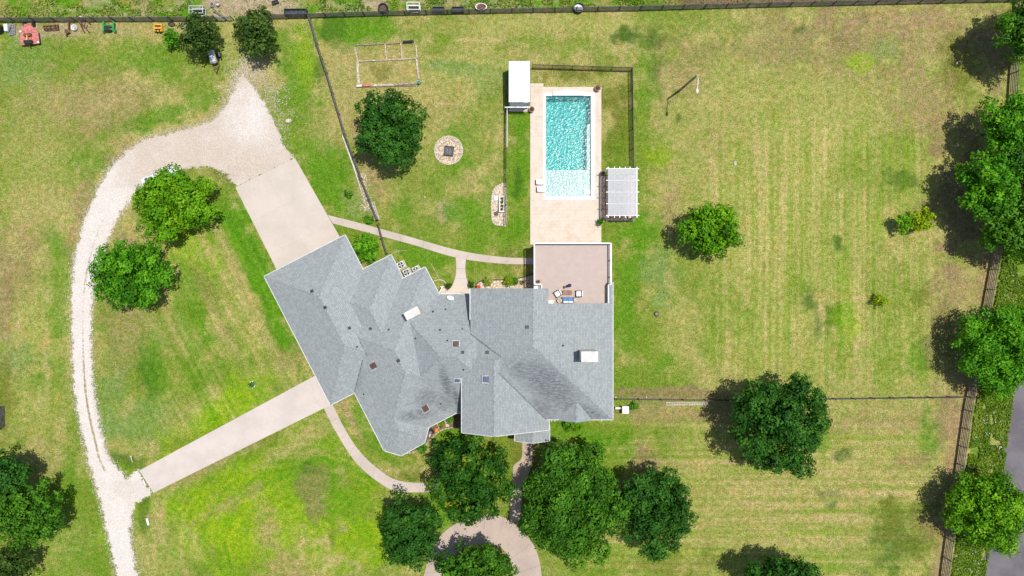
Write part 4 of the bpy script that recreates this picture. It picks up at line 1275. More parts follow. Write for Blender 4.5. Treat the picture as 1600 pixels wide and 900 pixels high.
def tree(name, label, cx, cy, rx, ry, zc, mat, seed, rz=None, lobes=None, dens=4.2, leaf=.33, group='trees about the grounds', cat='tree', hole=.0, spread=.9, aspect=.62, tint=0.0):
    """crown centred at photograph pixel (cx, cy), half widths rx, ry in pixels, at height zc"""
    rng = np.random.default_rng(seed)
    c = P(cx, cy, zc); k = S * (H - zc) / H
    R = (rx * k * 1.06, ry * k * 1.06, rz or min(zc * .8, (rx + ry) / 2 * k * .8))
    lobes = lobes or int(14 + 8.5 * (rx + ry) / 2 * k)
    base = Vector((c.x + rng.normal() * .15, c.y + rng.normal() * .15, 0))
    root = thing(name, label, cat, base, group)
    p, n_, t, C = crown_points(R, rng, lobes, dens, leaf, spread, hole)
    pos = p + np.array(c) - np.array(base)
    me = leaf_mesh('crown', pos, n_, leaf * rng.uniform(.65, 1.25, len(pos)), t + tint, M[mat], rng, aspect)
    new_obj('crown', me, root)
    # trunk with limbs that reach into the lobes
    tb = MB(); r0 = max(.06, .028 * (rx + ry) * k / 2 + .02)
    fork = c + Vector((0, 0, -R[2] * .55)); fork.z = max(fork.z, .25)
    tb.tube([base + Vector((0, 0, -.1)), base.lerp(fork, .1) , base.lerp(fork, .6) + Vector((rng.normal() * .1, rng.normal() * .1, 0)), fork], [r0 * 1.5, r0 * 1.1, r0 * .9, r0 * .8], 9)
    tk = tb.build('trunk', M['bark'], root, smooth=True)
    for q in C[rng.permutation(len(C))[:min(12, len(C))]]:
        e = c + Vector(q); lm = MB()
        mid = fork.lerp(e, .5) + Vector((rng.normal() * .2, rng.normal() * .2, .15))
        lm.tube([fork, mid, e], [r0 * .55, r0 * .33, r0 * .08], 6)
        lm.build('limb', M['bark'], tk, smooth=True)
    return root

TR = 'trees about the grounds'
tree('shade_tree', 'dark dense tree between the garden frame and the round fire pit', 611, 203, 55, 58, 4.6, 'leaf_dark', 11, tint=.08)
tree('shade_tree', 'bright green tree hiding the white car at the drive bend', 271, 316, 63, 55, 3.6, 'leaf_lime', 12, tint=-.04)
tree('shade_tree', 'round green tree inside the gravel curve, below the car tree', 208, 430, 60, 54, 3.4, 'leaf_fresh', 13, tint=.03)
tree('shade_tree', 'round tree alone on the dry lawn beside the white pergola', 1110, 358, 47, 43, 3.3, 'leaf_lime', 14, tint=-.14)
tree('shade_tree', 'large spreading dark tree overhanging the cross fence', 1213, 661, 80, 78, 4.9, 'leaf_dark', 15, hole=.04, tint=.1)
tree('shade_tree', 'largest dense crown in the pair by the front lawn', 897, 787, 82, 90, 5.2, 'leaf_mid', 16, tint=-.2, leaf=.31, dens=5.0)
tree('shade_tree', 'smaller darker crown touching the largest tree on the open lawn side', 1023, 795, 61, 67, 4.6, 'leaf_dark', 17, tint=.10, leaf=.31, dens=5.0)
tree('shade_tree', 'tree with yellow tipped leaves in front of the house entry', 738, 748, 62, 62, 4.9, 'leaf_gold', 18, leaf=.34, tint=-.10)
tree('shade_tree', 'small shaded tree tucked between the house bay and yellow tipped tree', 697, 714, 26, 26, 2.6, 'leaf_dark', 19, tint=-.1, hole=.15)
tree('shade_tree', 'dark rounded tree at the edge of the front lawn path', 640, 832, 49, 54, 4.3, 'leaf_dark', 20, tint=.04)
tree('shade_tree', 'tree growing inside the loop of the round drive', 747, 888, 64, 46, 4.2, 'leaf_mid', 21, hole=.08, tint=-.18)
tree('shade_tree', 'large round tree across the gravel drive from the driveway mouth', 46, 802, 56, 51, 4.2, 'leaf_mid', 22, tint=-.14, leaf=.31, dens=5.0)
tree('shade_tree', 'tree cut by the picture edge, just above the large round one', 8, 746, 42, 37, 4.2, 'leaf_dark', 23, tint=.04)
tree('shade_tree', 'small grey green tree in the lower corner by the gravel drive', 18, 880, 36, 28, 3.2, 'leaf_olive', 24)
tree('shade_tree', 'tree cut by the bottom edge on the striped lawn', 1222, 902, 62, 34, 4.8, 'leaf_dark', 25, hole=.1)
tree('yard_tree', 'loose dark tree overhanging the top fence near the tank trailer', 312, 56, 26, 33, 3.2, 'leaf_olive', 26, hole=.12, tint=-.05)
tree('yard_tree', 'bushy tree by the field gate at the top fence', 401, 53, 29, 37, 3.2, 'leaf_olive', 27, tint=.02)
tree('yard_tree', 'little bushy sapling beside the yellow implement', 268, 60, 12, 15, 1.3, 'leaf_fresh', 28, leaf=.26, lobes=10, tint=-.1)
tree('sapling', 'yellow green two lobed sapling out on the dry lawn', 1441, 345, 17, 19, 1.9, 'leaf_yellow', 29, leaf=.27, lobes=16, dens=6, tint=.18, cat='sapling')
tree('sapling', 'low green sapling close against the yellow one', 1414, 347, 11, 15, 1.7, 'leaf_lime', 30, leaf=.27, lobes=12, dens=6, tint=.1, cat='sapling')
FT = 'trees along the roadside fence'
tree('fence_tree', 'tree in the top corner where the roadside fence begins', 1616, 46, 54, 54, 5.4, 'leaf_mid', 31, group=FT, tint=-.05)
tree('fence_tree', 'uppermost full crown in the clump on the roadside fence', 1580, 197, 51, 50, 5.0, 'leaf_fresh', 32, group=FT, hole=.06)
tree('fence_tree', 'crown leaning into the lawn at the middle of the roadside clump', 1548, 292, 46, 55, 5.0, 'leaf_fresh', 33, group=FT, hole=.1, tint=.03)
tree('fence_tree', 'dark crown on the outer side of the roadside clump', 1608, 262, 44, 42, 5.0, 'leaf_dark', 37, group=FT)
tree('fence_tree', 'lowest crown in the clump on the roadside fence', 1590, 352, 62, 58, 4.8, 'leaf_mid', 34, group=FT, tint=-.04, hole=.08)
tree('fence_tree', 'feathery bright tree on the fence where the cross fence ends', 1564, 550, 63, 74, 3.5, 'leaf_fresh', 35, group=FT, hole=.04, leaf=.36, aspect=.5, spread=1.05, tint=.05)
tree('fence_tree', 'feathery bright tree spreading over fence and road', 1543, 800, 66, 61, 3.5, 'leaf_lime', 36, group=FT, hole=.04, leaf=.36, aspect=.5, spread=1.05, tint=-.12)

SH = 'shrubs'
def shrub(label, cx, cy, r, h, mat, seed, leaf=.2, name='shrub', group=SH, dens=6, tint=0, cat='shrub', ry=None):
    return tree(name, label, cx, cy, r, ry or r, h * .5, mat, seed, rz=h * .5, lobes=max(7, int(r * .6)), dens=dens, leaf=leaf, group=group, cat=cat, tint=tint)
shrub('clipped bright green shrub in the notch beside the garage roof', 573.5, 388, 21, 2.6, 'leaf_fresh', 41, .24, dens=7, tint=.22)
shrub('small round yellow green bush alone on the dry lawn', 1374, 470, 10.5, 1.5, 'leaf_yellow', 42, tint=.12, dens=9)
shrub('tiny dark bush between the parking pad and the rail fence', 545, 303, 6, .8, 'leaf_mid', 43)
shrub('small bush beside the path at the wood pile', 577, 343, 6, .9, 'leaf_fresh', 44)
shrub('olive shrub in the bed under the back eave', 794, 440, 7, 1.3, 'leaf_yellow', 45, tint=-.3)
shrub('little dark shrub next to the olive one in the bed', 805, 439, 4, .9, 'leaf_mid', 46)
shrub('bright low bush at the tip of the mulch bed', 659, 700, 6, 1.0, 'leaf_fresh', 47)
shrub('green clump under the entry eave by stepping stones', 703, 655, 4.5, .9, 'leaf_fresh', 48)
shrub('pale green clump in the entry bed', 689, 661, 4.5, .6, 'leaf_yellow', 49, tint=-.2)
shrub('low spiky plant beside the cross fence near the white box', 990, 634, 6, .7, 'leaf_mid', 50)
shrub('green clump at the front wall near the small gable', 886, 664, 9, .7, 'leaf_fresh', 51)
shrub('small green tuft beside the clump at the front wall', 900, 668, 6, .5, 'leaf_lime', 52)
shrub('pale flowering shrub in the back bed', 762, 440, 6, .9, 'weed', 53, tint=.25)
shrub('tiny tuft in a ring of stones by the driveway', 394, 601, 3, .4, 'leaf_mid', 54)

# ------------------------------------------------------------------ rough weeds: uncountable
def weed_stuff(name, label, pts, size, seed, mat='weed'):
    rng = np.random.default_rng(seed)
    pos = np.array([tuple(p) for p in pts]); n = len(pos)
    nr = rng.normal(scale=.6, size=(n, 3)) + np.array([0, 0, .7]); nr /= np.linalg.norm(nr, axis=1)[:, None]
    tint = fbm(pos[:, 0] / 1.5, pos[:, 1] / 1.5, seed, 3) + rng.normal(scale=.2, size=n)
    me = leaf_mesh(name, pos, nr, size * rng.uniform(.5, 1.4, n), tint - .05, M[mat], rng, .5)
    tag(new_obj(name, me), label, None, None, 'stuff')
def fence_y(x): return float(np.interp(x, [0, 300, 480, 600, 800, 1000, 1200, 1400, 1540, 1640], [34, 32.5, 27.5, 24, 19.5, 16, 10.5, 6, 3, 1]))
pts = []
for _ in range(16000):
    x = random.uniform(-30, 1500); y = random.uniform(-12, fence_y(x) - 8)
    if 318 < x < 500 and random.random() < .93: continue
    if x > 1030 and random.random() < .88: continue
    if float(vnoise(np.array([x / 14]), np.array([y / 9]), 61)[0]) < .45: continue
    pts.append(P(x, y) + Vector((0, 0, random.uniform(.02, .22))))
weed_stuff('weeds', 'rough weeds beyond the top fence', pts, .26, 62)
def efx(y): return float(np.interp(y, [-30, 0, 330, 390, 640, 900, 940], [1590, 1584, 1568, 1553, 1507, 1470, 1465]))
def rdx(y): return float(np.interp(y, [380, 560, 680, 760, 860, 940], [1640, 1588, 1572, 1562, 1542, 1530]))
pts = []
for _ in range(60000):
    y = random.uniform(330, 930); a = efx(y) + 16; b = max(a + 5, rdx(y) + 3)
    x = random.uniform(a, b)
    if float(vnoise(np.array([x / 11]), np.array([y / 11]), 63)[0]) < .22: continue
    pts.append(P(x, y) + Vector((0, 0, random.uniform(.02, .25))))
weed_stuff('verge_weeds', 'tall weeds on the verge between fence and road', pts, .21, 64, 'weed')
pts = []
for _ in range(330):
    y = random.choice((random.uniform(390, 470), random.gauss(672, 18), random.uniform(640, 760), random.uniform(860, 910))); x = random.uniform(efx(y) + 22, rdx(y) - 2)
    if float(vnoise(np.array([x / 8]), np.array([y / 8]), 65)[0]) < .5: continue
    pts.append(P(x, y, .35))
scatter('white_blossoms', pts, .05, M['white'], .5, 'stuff', 'white blossoms among the verge weeds')
def lawn_tufts(n=150000):
    rng = np.random.default_rng(68)
    px = rng.uniform(-5, 1560, n); py = rng.uniform(10, 905, n)
    keep = rng.random(n) < sstep(.34, .62, fbm(px / 18, py / 18, 69, 4)) * .9 + .1
    for pl in ([(366, 292), (462, 246), (548, 400), (448, 452)], [(216, 735), (240, 772), (540, 622), (520, 570)], [(408, 430), (540, 364), (700, 455), (735, 448), (830, 445), (830, 375), (960, 375), (962, 660), (860, 692), (720, 690), (630, 715), (600, 706)],
               [(826, 128), (942, 128), (942, 384), (826, 384)], [(944, 260), (1000, 260), (1000, 348), (930, 348)], TURN, STUB, [(505, 332), (530, 338), (845, 400), (845, 415), (700, 400), (512, 350)], [(706, 400), (734, 400), (738, 476), (686, 476)],
               [(498, 632), (516, 622), (600, 735), (720, 750), (720, 770), (620, 770), (550, 720)], [(798, 684), (838, 684), (830, 760), (815, 820), (790, 820)], [(650, 940), (690, 832), (740, 804), (790, 804), (845, 870), (855, 940)], [(676, 210), (726, 210), (726, 260), (676, 260)], [(765, 284), (794, 284), (794, 354), (765, 354)]):
        keep &= sdf(px, py, pl) < 0
    strip = [tuple(p) for p in GL[:20]] + [tuple(p) for p in GR[:17][::-1]]
    keep &= sdf(px, py, strip) < -1
    keep &= px < np.interp(py, [0, 330, 390, 640, 900], [1575, 1560, 1545, 1500, 1463])
    px, py = px[keep], py[keep]
    col = ground_colour(px, py)
    tint = np.clip((col[:, 0] / col[:, 1] - .52) / .62, 0, 1) + rng.normal(scale=.10, size=len(px))
    pos = np.stack([(px - 800) * S, -(py - 450) * S, rng.uniform(-.01, .05, len(px))], 1)
    nr = rng.normal(scale=.55, size=(len(px), 3)) + np.array([0, 0, .8]); nr /= np.linalg.norm(nr, axis=1)[:, None]
    me = leaf_mesh('grass_tufts', pos, nr, rng.uniform(.07, .17, len(px)), tint, M['tuft'], rng, .55)
    tag(new_obj('grass_tufts', me), 'coarse tufts standing in the lawn', None, None, 'stuff')
M['tuft'] = leaf_mat('tuft_blade', (0.075, 0.190, 0.012), (0.230, 0.290, 0.050), (0.430, 0.350, 0.170), .1)
lawn_tufts()

# ------------------------------------------------------------------ fences
def fence(name, label, pts, h, spacing, rails, mat, post_mat=None, post_w=.11, rail_h=.11, rail_w=.035, pick=False, group='fences', skip=None):
    w = [P(x, y) for x, y in pts]
    t = thing(name, label, 'fence', w[0], group)
    pm = post_mat or mat
    segs = []
    for i in range(len(w) - 1):
        L = (w[i + 1] - w[i]).length; n = max(1, round(L / spacing))
        for k in range(n):
            segs.append((w[i].lerp(w[i + 1], k / n), w[i].lerp(w[i + 1], (k + 1) / n)))
    me = None
    posts = [s[0] for s in segs] + [segs[-1][1]]
    pb = MB().box((0, 0, -.1), post_w, post_w, h + .18)
    pmesh = pb.mesh('post', (0, 0, 0)); pmesh.materials.append(pm)
    for q in posts:
        o = new_obj('post', pmesh, t); o.location = q - BASE[t.name]
    for z in rails:
        mb = MB()
        for a, b in segs:
            j = random.uniform(-.012, .012)
            mb.bar(a + Vector((0, 0, z + j)), b + Vector((0, 0, z + random.uniform(-.012, .012))), rail_w, rail_h)
        mb.build('rail', mat, t)
    if pick:
        mb = MB()
        for a, b in segs:
            L = (b - a).length; n = int(L / .085)
            for k in range(1, n):
                mb.box(a.lerp(b, k / n) + Vector((0, 0, .08)), .03, .03, h - .05)
        tag(mb.build('picket', mat, t), kind='stuff')
    return t
topl = [(x, fence_y(x)) for x in (-40, 120, 300, 340)]
fence('board_fence', 'dark board fence along the top, on the farm implements side', topl, 1.35, 2.35, (.12, .34, .56, .78, 1.0, 1.24), M['fence_dark'], rail_h=.095)
topr = [(x, fence_y(x)) for x in (395, 480, 600, 800, 1000, 1200, 1400, 1540, 1640)]
fence('board_fence', 'long dark board fence along the top, running past the troughs', topr, 1.35, 2.45, (.12, .34, .56, .78, 1.0, 1.24), M['fence_dark'], rail_h=.095)
fence('rail_fence', 'weathered five rail fence along the road verge', [(efx(y), y) for y in (-20, 150, 330, 390, 640, 780, 930)], 1.45, 2.45, (.2, .48, .76, 1.04, 1.35), M['fence_tan'], rail_h=.12, rail_w=.05)
fence('cross_fence', 'thin dark fence crossing from the house to the roadside fence', [(962, 622.5), (1100, 624), (1300, 622), (1509, 619)], 1.1, 2.45, (.25, .55, .85, 1.06), M['black_metal'], rail_h=.06)
fence('yard_fence', 'dark rail fence running down from the top fence to the house', [(486, 30), (497, 70), (512, 115), (541, 212), (566, 280), (591, 344)], 1.15, 2.4, (.3, .6, .88, 1.12), M['fence_dark'], rail_h=.09, rail_w=.05)
fence('yard_fence', 'short dark fence from the path to the garage notch', [(592.5, 350), (598, 372), (606, 396)], 1.1, 2.4, (.3, .6, .88, 1.08), M['fence_dark'], rail_h=.09)
fence('pool_fence', 'black picket fence around two sides of the pool lawn', [(832, 106.5), (985.5, 111), (988, 264)], 1.4, 2.4, (.15, 1.25, 1.38), M['black_metal'], pick=True, post_w=.07, rail_h=.04, group='pool fences')
fence('pool_fence', 'straight black picket fence from the pavilion to the pebble bed', [(791.5, 173), (790.8, 350)], 1.3, 2.4, (.15, 1.2, 1.3), M['black_metal'], pick=True, post_w=.07, rail_h=.04, group='pool fences')
a, b = P(792.6, 174), P(792.2, 233)
t = thing('rail_pipe', 'white pipe fixed along the top of the straight pool fence', 'pipe', a)
MB().tube([a + Vector((0, 0, 1.38)), b + Vector((0, 0, 1.38))], .045, 8).build('pipe', M['white'], t)
for q in (.1, .9): MB().box(a.lerp(b, q), .05, .05, 1.35).build('bracket', M['black_metal'], t)
# gate bars standing open in the top fence
def gate(label, a, b):
    a, b = P(*a), P(*b)
    t = thing('field_gate', label, 'gate', a, 'field gates')
    for z in (.2, .45, .7, .95, 1.2): MB().tube([a + Vector((0, 0, z)), b + Vector((0, 0, z))], .03, 6).build('bar', M['steel'], t)
    for q in (a, b): MB().tube([q, q + Vector((0, 0, 1.3))], .05, 6).build('post', M['black_metal'], t)
gate('closed pipe gate between the bushy tree and the black trough', (341, 32.5), (366, 31.5))
a, b = P(354, 31), P(336, 17)
t = thing('pole_prop', 'thin dark pole leaning across the top fence by the gate', 'pole', a)
MB().tube([a + Vector((0, 0, .1)), b + Vector((0, 0, .9))], .05, 6).build('shaft', M['black_metal'], t); MB().tube([a, a + Vector((0, 0, 1.2))], .06, 6).build('post', M['fence_dark'], t)

# ------------------------------------------------------------------ pavilion and pergola
def pavilion():
    z = 2.7
    t = thing('pool_pavilion', 'small pavilion with white sheet metal roof by the pool', 'pavilion', P(812, 140))
    a = P(795, 160, z); b = P(828, 97, z)
    r = MB()
    n = 14
    for k in range(n):
        x0 = a.x + (b.x - a.x) * k / n; x1 = a.x + (b.x - a.x) * (k + 1) / n
        r.quad((x0, a.y, z + .1), (x1 - .04, a.y, z + .1), (x1 - .04, b.y, z + .35), (x0, b.y, z + .35))
        r.quad((x1 - .04, a.y, z + .1), (x1, a.y, z + .13), (x1, b.y, z + .38), (x1 - .04, b.y, z + .35))
    r.quad((a.x, a.y, z + .0), (a.x, a.y, z + .1), (a.x, b.y, z + .35), (a.x, b.y, z + .2))
    r.quad((b.x, a.y, z + .0), (b.x, b.y, z + .2), (b.x, b.y, z + .35), (b.x, a.y, z + .1))
    r.build('roof', M['white_metal'], t)
    aw = MB(); y2 = P(0, 166.5, z - .5).y
    for k in range(22):
        x0 = a.x + .1 + (b.x - a.x - .2) * k / 22; x1 = x0 + (b.x - a.x - .2) / 22
        aw.quad((x0, y2, z - .5), ((x0 + x1) / 2, y2, z - .45), ((x0 + x1) / 2, a.y - .02, z - .02), (x0, a.y - .02, z - .07))
        aw.quad(((x0 + x1) / 2, y2, z - .45), (x1, y2, z - .5), (x1, a.y - .02, z - .07), ((x0 + x1) / 2, a.y - .02, z - .02))
    aw.build('awning', M['steel'], t)
    MB().bar(Vector((a.x - .5, y2 - .08, z - .5)), Vector((b.x + .05, y2 - .08, z - .5)), .1).build('awning_bar', M['steel'], t)
    for x in (a.x + .12, b.x - .12):
        for y in (a.y + .12, (a.y + b.y) / 2, b.y - .12):
            MB().box((x, y, 0), .14, .14, z + .1).build('post', M['black_metal'], t)
    MB().prism([(a.x + .2, a.y + .1), (a.x + .26, a.y + .1), (a.x + .26, b.y - .1), (a.x + .2, b.y - .1)], 0, z + .05).build('side_wall', M['black'], t)
    MB().prism([(a.x, a.y - .4), (b.x, a.y - .4), (b.x, b.y), (a.x, b.y)], -.1, .04).build('floor_slab', M['concrete'], t)
pavilion()

def pergola():
    z = 2.75
    t = thing('pergola', 'white pergola with lattice roof at the pool deck edge', 'pergola', P(970, 305))
    a = P(950, 337, z); b = P(995, 264, z)
    for k in range(6):                 # long beams
        x = a.x + (b.x - a.x) * (0, .22, .405, .60, .76, 1)[k]
        MB().bar(Vector((x, a.y - .25, z + .06)), Vector((x, b.y + .25, z + .06)), .09, .16).build('beam', M['white'], t)
    for k in range(5):
        y = a.y + (b.y - a.y) * k / 4
        MB().bar(Vector((a.x - .25, y, z + .2)), Vector((b.x + .25, y, z + .2)), .09, .1).build('cross_beam', M['white'], t)
    lt = MB(); x = a.x + .02
    while x < b.x - .05:
        lt.bar(Vector((x, a.y, z + .28)), Vector((x, b.y, z + .28)), .075, .02); x += .105
    tag(lt.build('lattice', M['lattice_grey'], t), kind='stuff')
    for x in (a.x, b.x):
        for y in (a.y, b.y):
            MB().box((x, y, 0), .18, .18, z + .1).build('post', M['white'], t)
            for dx, dy in ((1, 0), (0, 1)):
                sx = 1 if x == a.x else -1; sy = 1 if y == a.y else -1
                MB().bar(Vector((x, y, z - .6)), Vector((x + dx * sx * .6, y + dy * sy * .6, z)), .08).build('brace', M['white'], t)
    # brick paved floor
    p = P(933, 346); q = P(991, 275)
    MB().prism([(p.x, p.y), (q.x, p.y), (q.x, q.y), (p.x, q.y)], -.1, .047).build('floor', M['brick_floor'], t)
    fr = MB()
    for zz in (.35, .7, 1.0): fr.bar(Vector((P(952, 0).x, P(0, 345).y, zz)), Vector((P(990, 0).x, P(0, 345).y, zz)), .05, .05)
    fr.build('rail', M['black_metal'], t)
M['lattice_grey'] = simple('lattice_paint', (.60, .60, .61), .7, .05, 4, bump=0)
M['brick_floor'] = simple('brown_pavers', (0.36, 0.25, 0.18), .9, .35, 4.5, bump=.4)
pergola()

# ------------------------------------------------------------------ pool side things
def pot(label, px, py, r, mat='terracotta', plant=None, seed=1, twig=True, group='pots', z=.06):
    p = P(px, py) + Vector((0, 0, z))
    t = thing('plant_pot', label, 'pot', p, group)
    MB().lathe(p, [(r * .6, 0), (r * .75, .1), (r * .95, .4), (r, .48), (r * .86, .48), (r * .84, .42), (.01, .42)], 18).build('pot', M[mat], t, smooth=False)
    MB().lathe(p + Vector((0, 0, .40)), [(r * .82, 0), (r * .5, .06), (.02, .08)], 12).build('soil', M['soil'], t)
    if plant:
        rng = np.random.default_rng(seed)
        q, n_, tt, C = crown_points((r * 1.15, r * 1.15, .3), rng, 7, 9, .14)
        me = leaf_mesh('foliage', q + np.array([0, 0, .7]), n_, .15 * rng.uniform(.6, 1.3, len(q)), tt, M[plant], rng)
        new_obj('foliage', me, t)
    elif twig:
        s = MB()
        for k in range(14):
            a = k * 2.4; s.tube([p + Vector((0, 0, .42)), p + Vector((math.cos(a) * r * .8, math.sin(a) * r * .8, .75))], [.015, .006], 4)
        s.build('stem', M['bark'], t)
pot('brown pot with bare twigs at the upper pool corner', 933, 139.5, .38)
pot('brown pot at the pavilion corner of the pool deck', 830.5, 172.5, .36)
pot('pot with leafy green plant at the foot of the pergola', 936.5, 348.5, .34, plant='leaf_fresh', seed=3)
pot('rusty pot on the pool deck by the pergola top post', 942, 270.5, .28)
pot('brown pot with tufted plant on the satellite dish side of the patio', 701.5, 447, .3, plant='leaf_olive', seed=4)
pot('brown pot with tufted plant on the flower bed side of the patio', 736, 445.5, .3, plant='leaf_olive', seed=5)
pot('red flowering pot against the back wall', 748, 448.5, .26, 'black', plant=None, twig=False)
tp = P(748, 448.5) + Vector((0, 0, .5)); 
t = thing('flower_clump', 'clump of red flowers in the pot at the back wall', 'flowers', tp)
MB().lathe(tp, [(.1, 0), (.24, .08), (.26, .2), (.16, .3)], 9).build('bloom', M['redflower'], t)
pot('brown urn in the back bed near the deck shadow', 817, 441, .3)

def lounger(label, px, py):
    p = P(px, py) + Vector((0, 0, .05)); t = thing('pool_lounger', label, 'lounger', p, 'white pool loungers')
    bevel(MB().box(p + Vector((.1, 0, .2)), .82, .66, .16).build('seat', M['white'], t), .06)
    b = MB(); q = p + Vector((-.3, 0, .3))
    for y in (-.33, .33): pass
    bevel(MB().box(p + Vector((-.38, 0, .2)), .28, .66, .42).build('backrest', M['white'], t), .08)
    for s in (-1, 1):
        MB().box(p + Vector((0, s * .3, 0)), .9, .08, .2).build('runner', M['deckwood2'], t)
lounger('white lounger beside the pool, nearer the deep end', 844, 285)
lounger('white lounger beside the pool, nearer the house', 845.5, 296.5)

# ------------------------------------------------------------------ back lawn things
def firepit():
    c = P(701, 235)
    root = new_obj('fire_pit_circle', None, None, c); tag(root, 'round crushed stone terrace on the back lawn', None, None, 'structure')
    MB().lathe(c + Vector((0, 0, -.08)), [(1.62, 0), (1.62, .12), (1.60, .122)], 48).build('terrace', M['bed_stone'], root)
    n = 44
    for k in range(n):
        a = 2 * math.pi * k / n; u = Vector((-math.sin(a), math.cos(a), 0)); q = c + Vector((math.cos(a), math.sin(a), 0)) * 1.70
        bevel(MB().box(q + Vector((0, 0, -.05)), .225, .16, .16 + random.uniform(-.01, .02), u=u).build('stone', M['stone_white'], root), .02, 1)
    pts = []
    for _ in range(900):
        a = random.random() * 6.28; r = 1.58 * math.sqrt(random.random()); pts.append(c + Vector((math.cos(a) * r, math.sin(a) * r, .04)))
    o = scatter('terrace_stones', pts, .065, M['bed_stone'], .5, 'stuff', 'loose stones on the round terrace')
    p = P(702, 236.5); t = thing('fire_pit', 'square black metal fire pit on the round stone terrace', 'fire pit', p)
    rz = math.radians(-8); u = Vector((math.cos(rz), math.sin(rz), 0)); w = Vector((-u.y, u.x, 0))
    for s in (-1, 1):
        MB().box(p + u * s * .5 + Vector((0, 0, .1)), .12, 1.12, .42, u=u).build('side_panel', M['black_metal'], t)
        MB().box(p + w * s * .5 + Vector((0, 0, .1)), .88, .12, .42, u=u).build('side_panel', M['black_metal'], t)
    MB().box(p + Vector((0, 0, .1)), .9, .9, .28, u=u).build('ash_bed', M['ash'], t)
    for s in (-.3, 0, .3): MB().tube([p + u * s + w * -.42 + Vector((0, 0, .45)), p + u * s + w * .42 + Vector((0, 0, .45))], .02, 5).build('grate_bar', M['rust'], t)
M['ash'] = simple('grey_ash', (.16, .16, .18), .9, .4, 9, bump=.3)
firepit()

def planter_island():
    pts = [(769, 345), (768, 330), (768, 312), (771, 298), (778, 290), (789, 287), (790.5, 300), (790.5, 350), (786, 352), (774, 351)]
    root = new_obj('stone_island', None, None, P(780, 320)); tag(root, 'pebble bed with pale stone edging by the pool fence', None, None, 'structure')
    mb = MB(); poly_sheet(mb, catmull(pts + [pts[0]], 5)[:-1], .03); mb.build('bed', M['bed_stone'], root)
    c = catmull(pts + [pts[0]], 12); acc = 0; last = c[0]
    for q in c[1:]:
        if np.linalg.norm(q - last) * S > .26:
            d = q - last; u = Vector((d[0], -d[1], 0)).normalized(); w = P(*((q + last) / 2))
            bevel(MB().box(w + Vector((0, 0, -.05)), .25, .15, .16 + random.uniform(-.02, .02), u=u).build('stone', M['stone_white'], root), .02, 1); last = q
    p = P(784.5, 319.5); t = thing('planter_box', 'white rectangular planter holding four small round plants', 'planter', p)
    for s in (-1, 1):
        MB().box(p + Vector((s * .34, 0, 0)), .06, 1.95, .6).build('side_board', M['white'], t)
        MB().box(p + Vector((0, s * .945, 0)), .62, .06, .6).build('end_board', M['white'], t)
    MB().box(p, .62, 1.83, .48).build('soil', M['stone_white'], t)
    for k in range(4):
        q = p + Vector((0, -.66 + k * .44, .48)); rng = np.random.default_rng(70 + k)
        pp, nn, tt, C = crown_points((.15, .15, .14), rng, 5, 30, .07)
        o = new_obj('plant', leaf_mesh('plant', pp + np.array(q - BASE[t.name]) + np.array([0, 0, .1]), nn, .08 * rng.uniform(.6, 1.3, len(pp)), tt, M['leaf_dark'], rng), t)
    for k, (x, y, r, lab) in enumerate(((775.5, 302, .27, 'pale round stone at the top of the pebble bed'), (775, 310, .31, 'large white round stone beside the white planter'), (775.5, 344.5, .27, 'flat pale round stone at the low end of the pebble bed'))):
        q = P(x, y); t2 = tag(MB().lathe(q, [(r * .9, 0), (r, .06), (r * .95, .13), (r * .5, .19), (.02, .2)], 16, 1.0, .85 + .1 * k, k).build('round_stone', M['white'] if k == 1 else M['stone_white'], base=q), lab, 'stone', 'round stones in the pebble bed')
    q = P(775.5, 334); t3 = thing('fountain_pump', 'small black pump box in the pebble bed', 'pump', q)
    bevel(MB().box(q, .42, .4, .3).build('housing', M['black'], t3), .04); MB().tube([q + Vector((0, .1, .25)), q + Vector((.3, .6, .1))], .03, 6).build('hose', M['black'], t3)
planter_island()

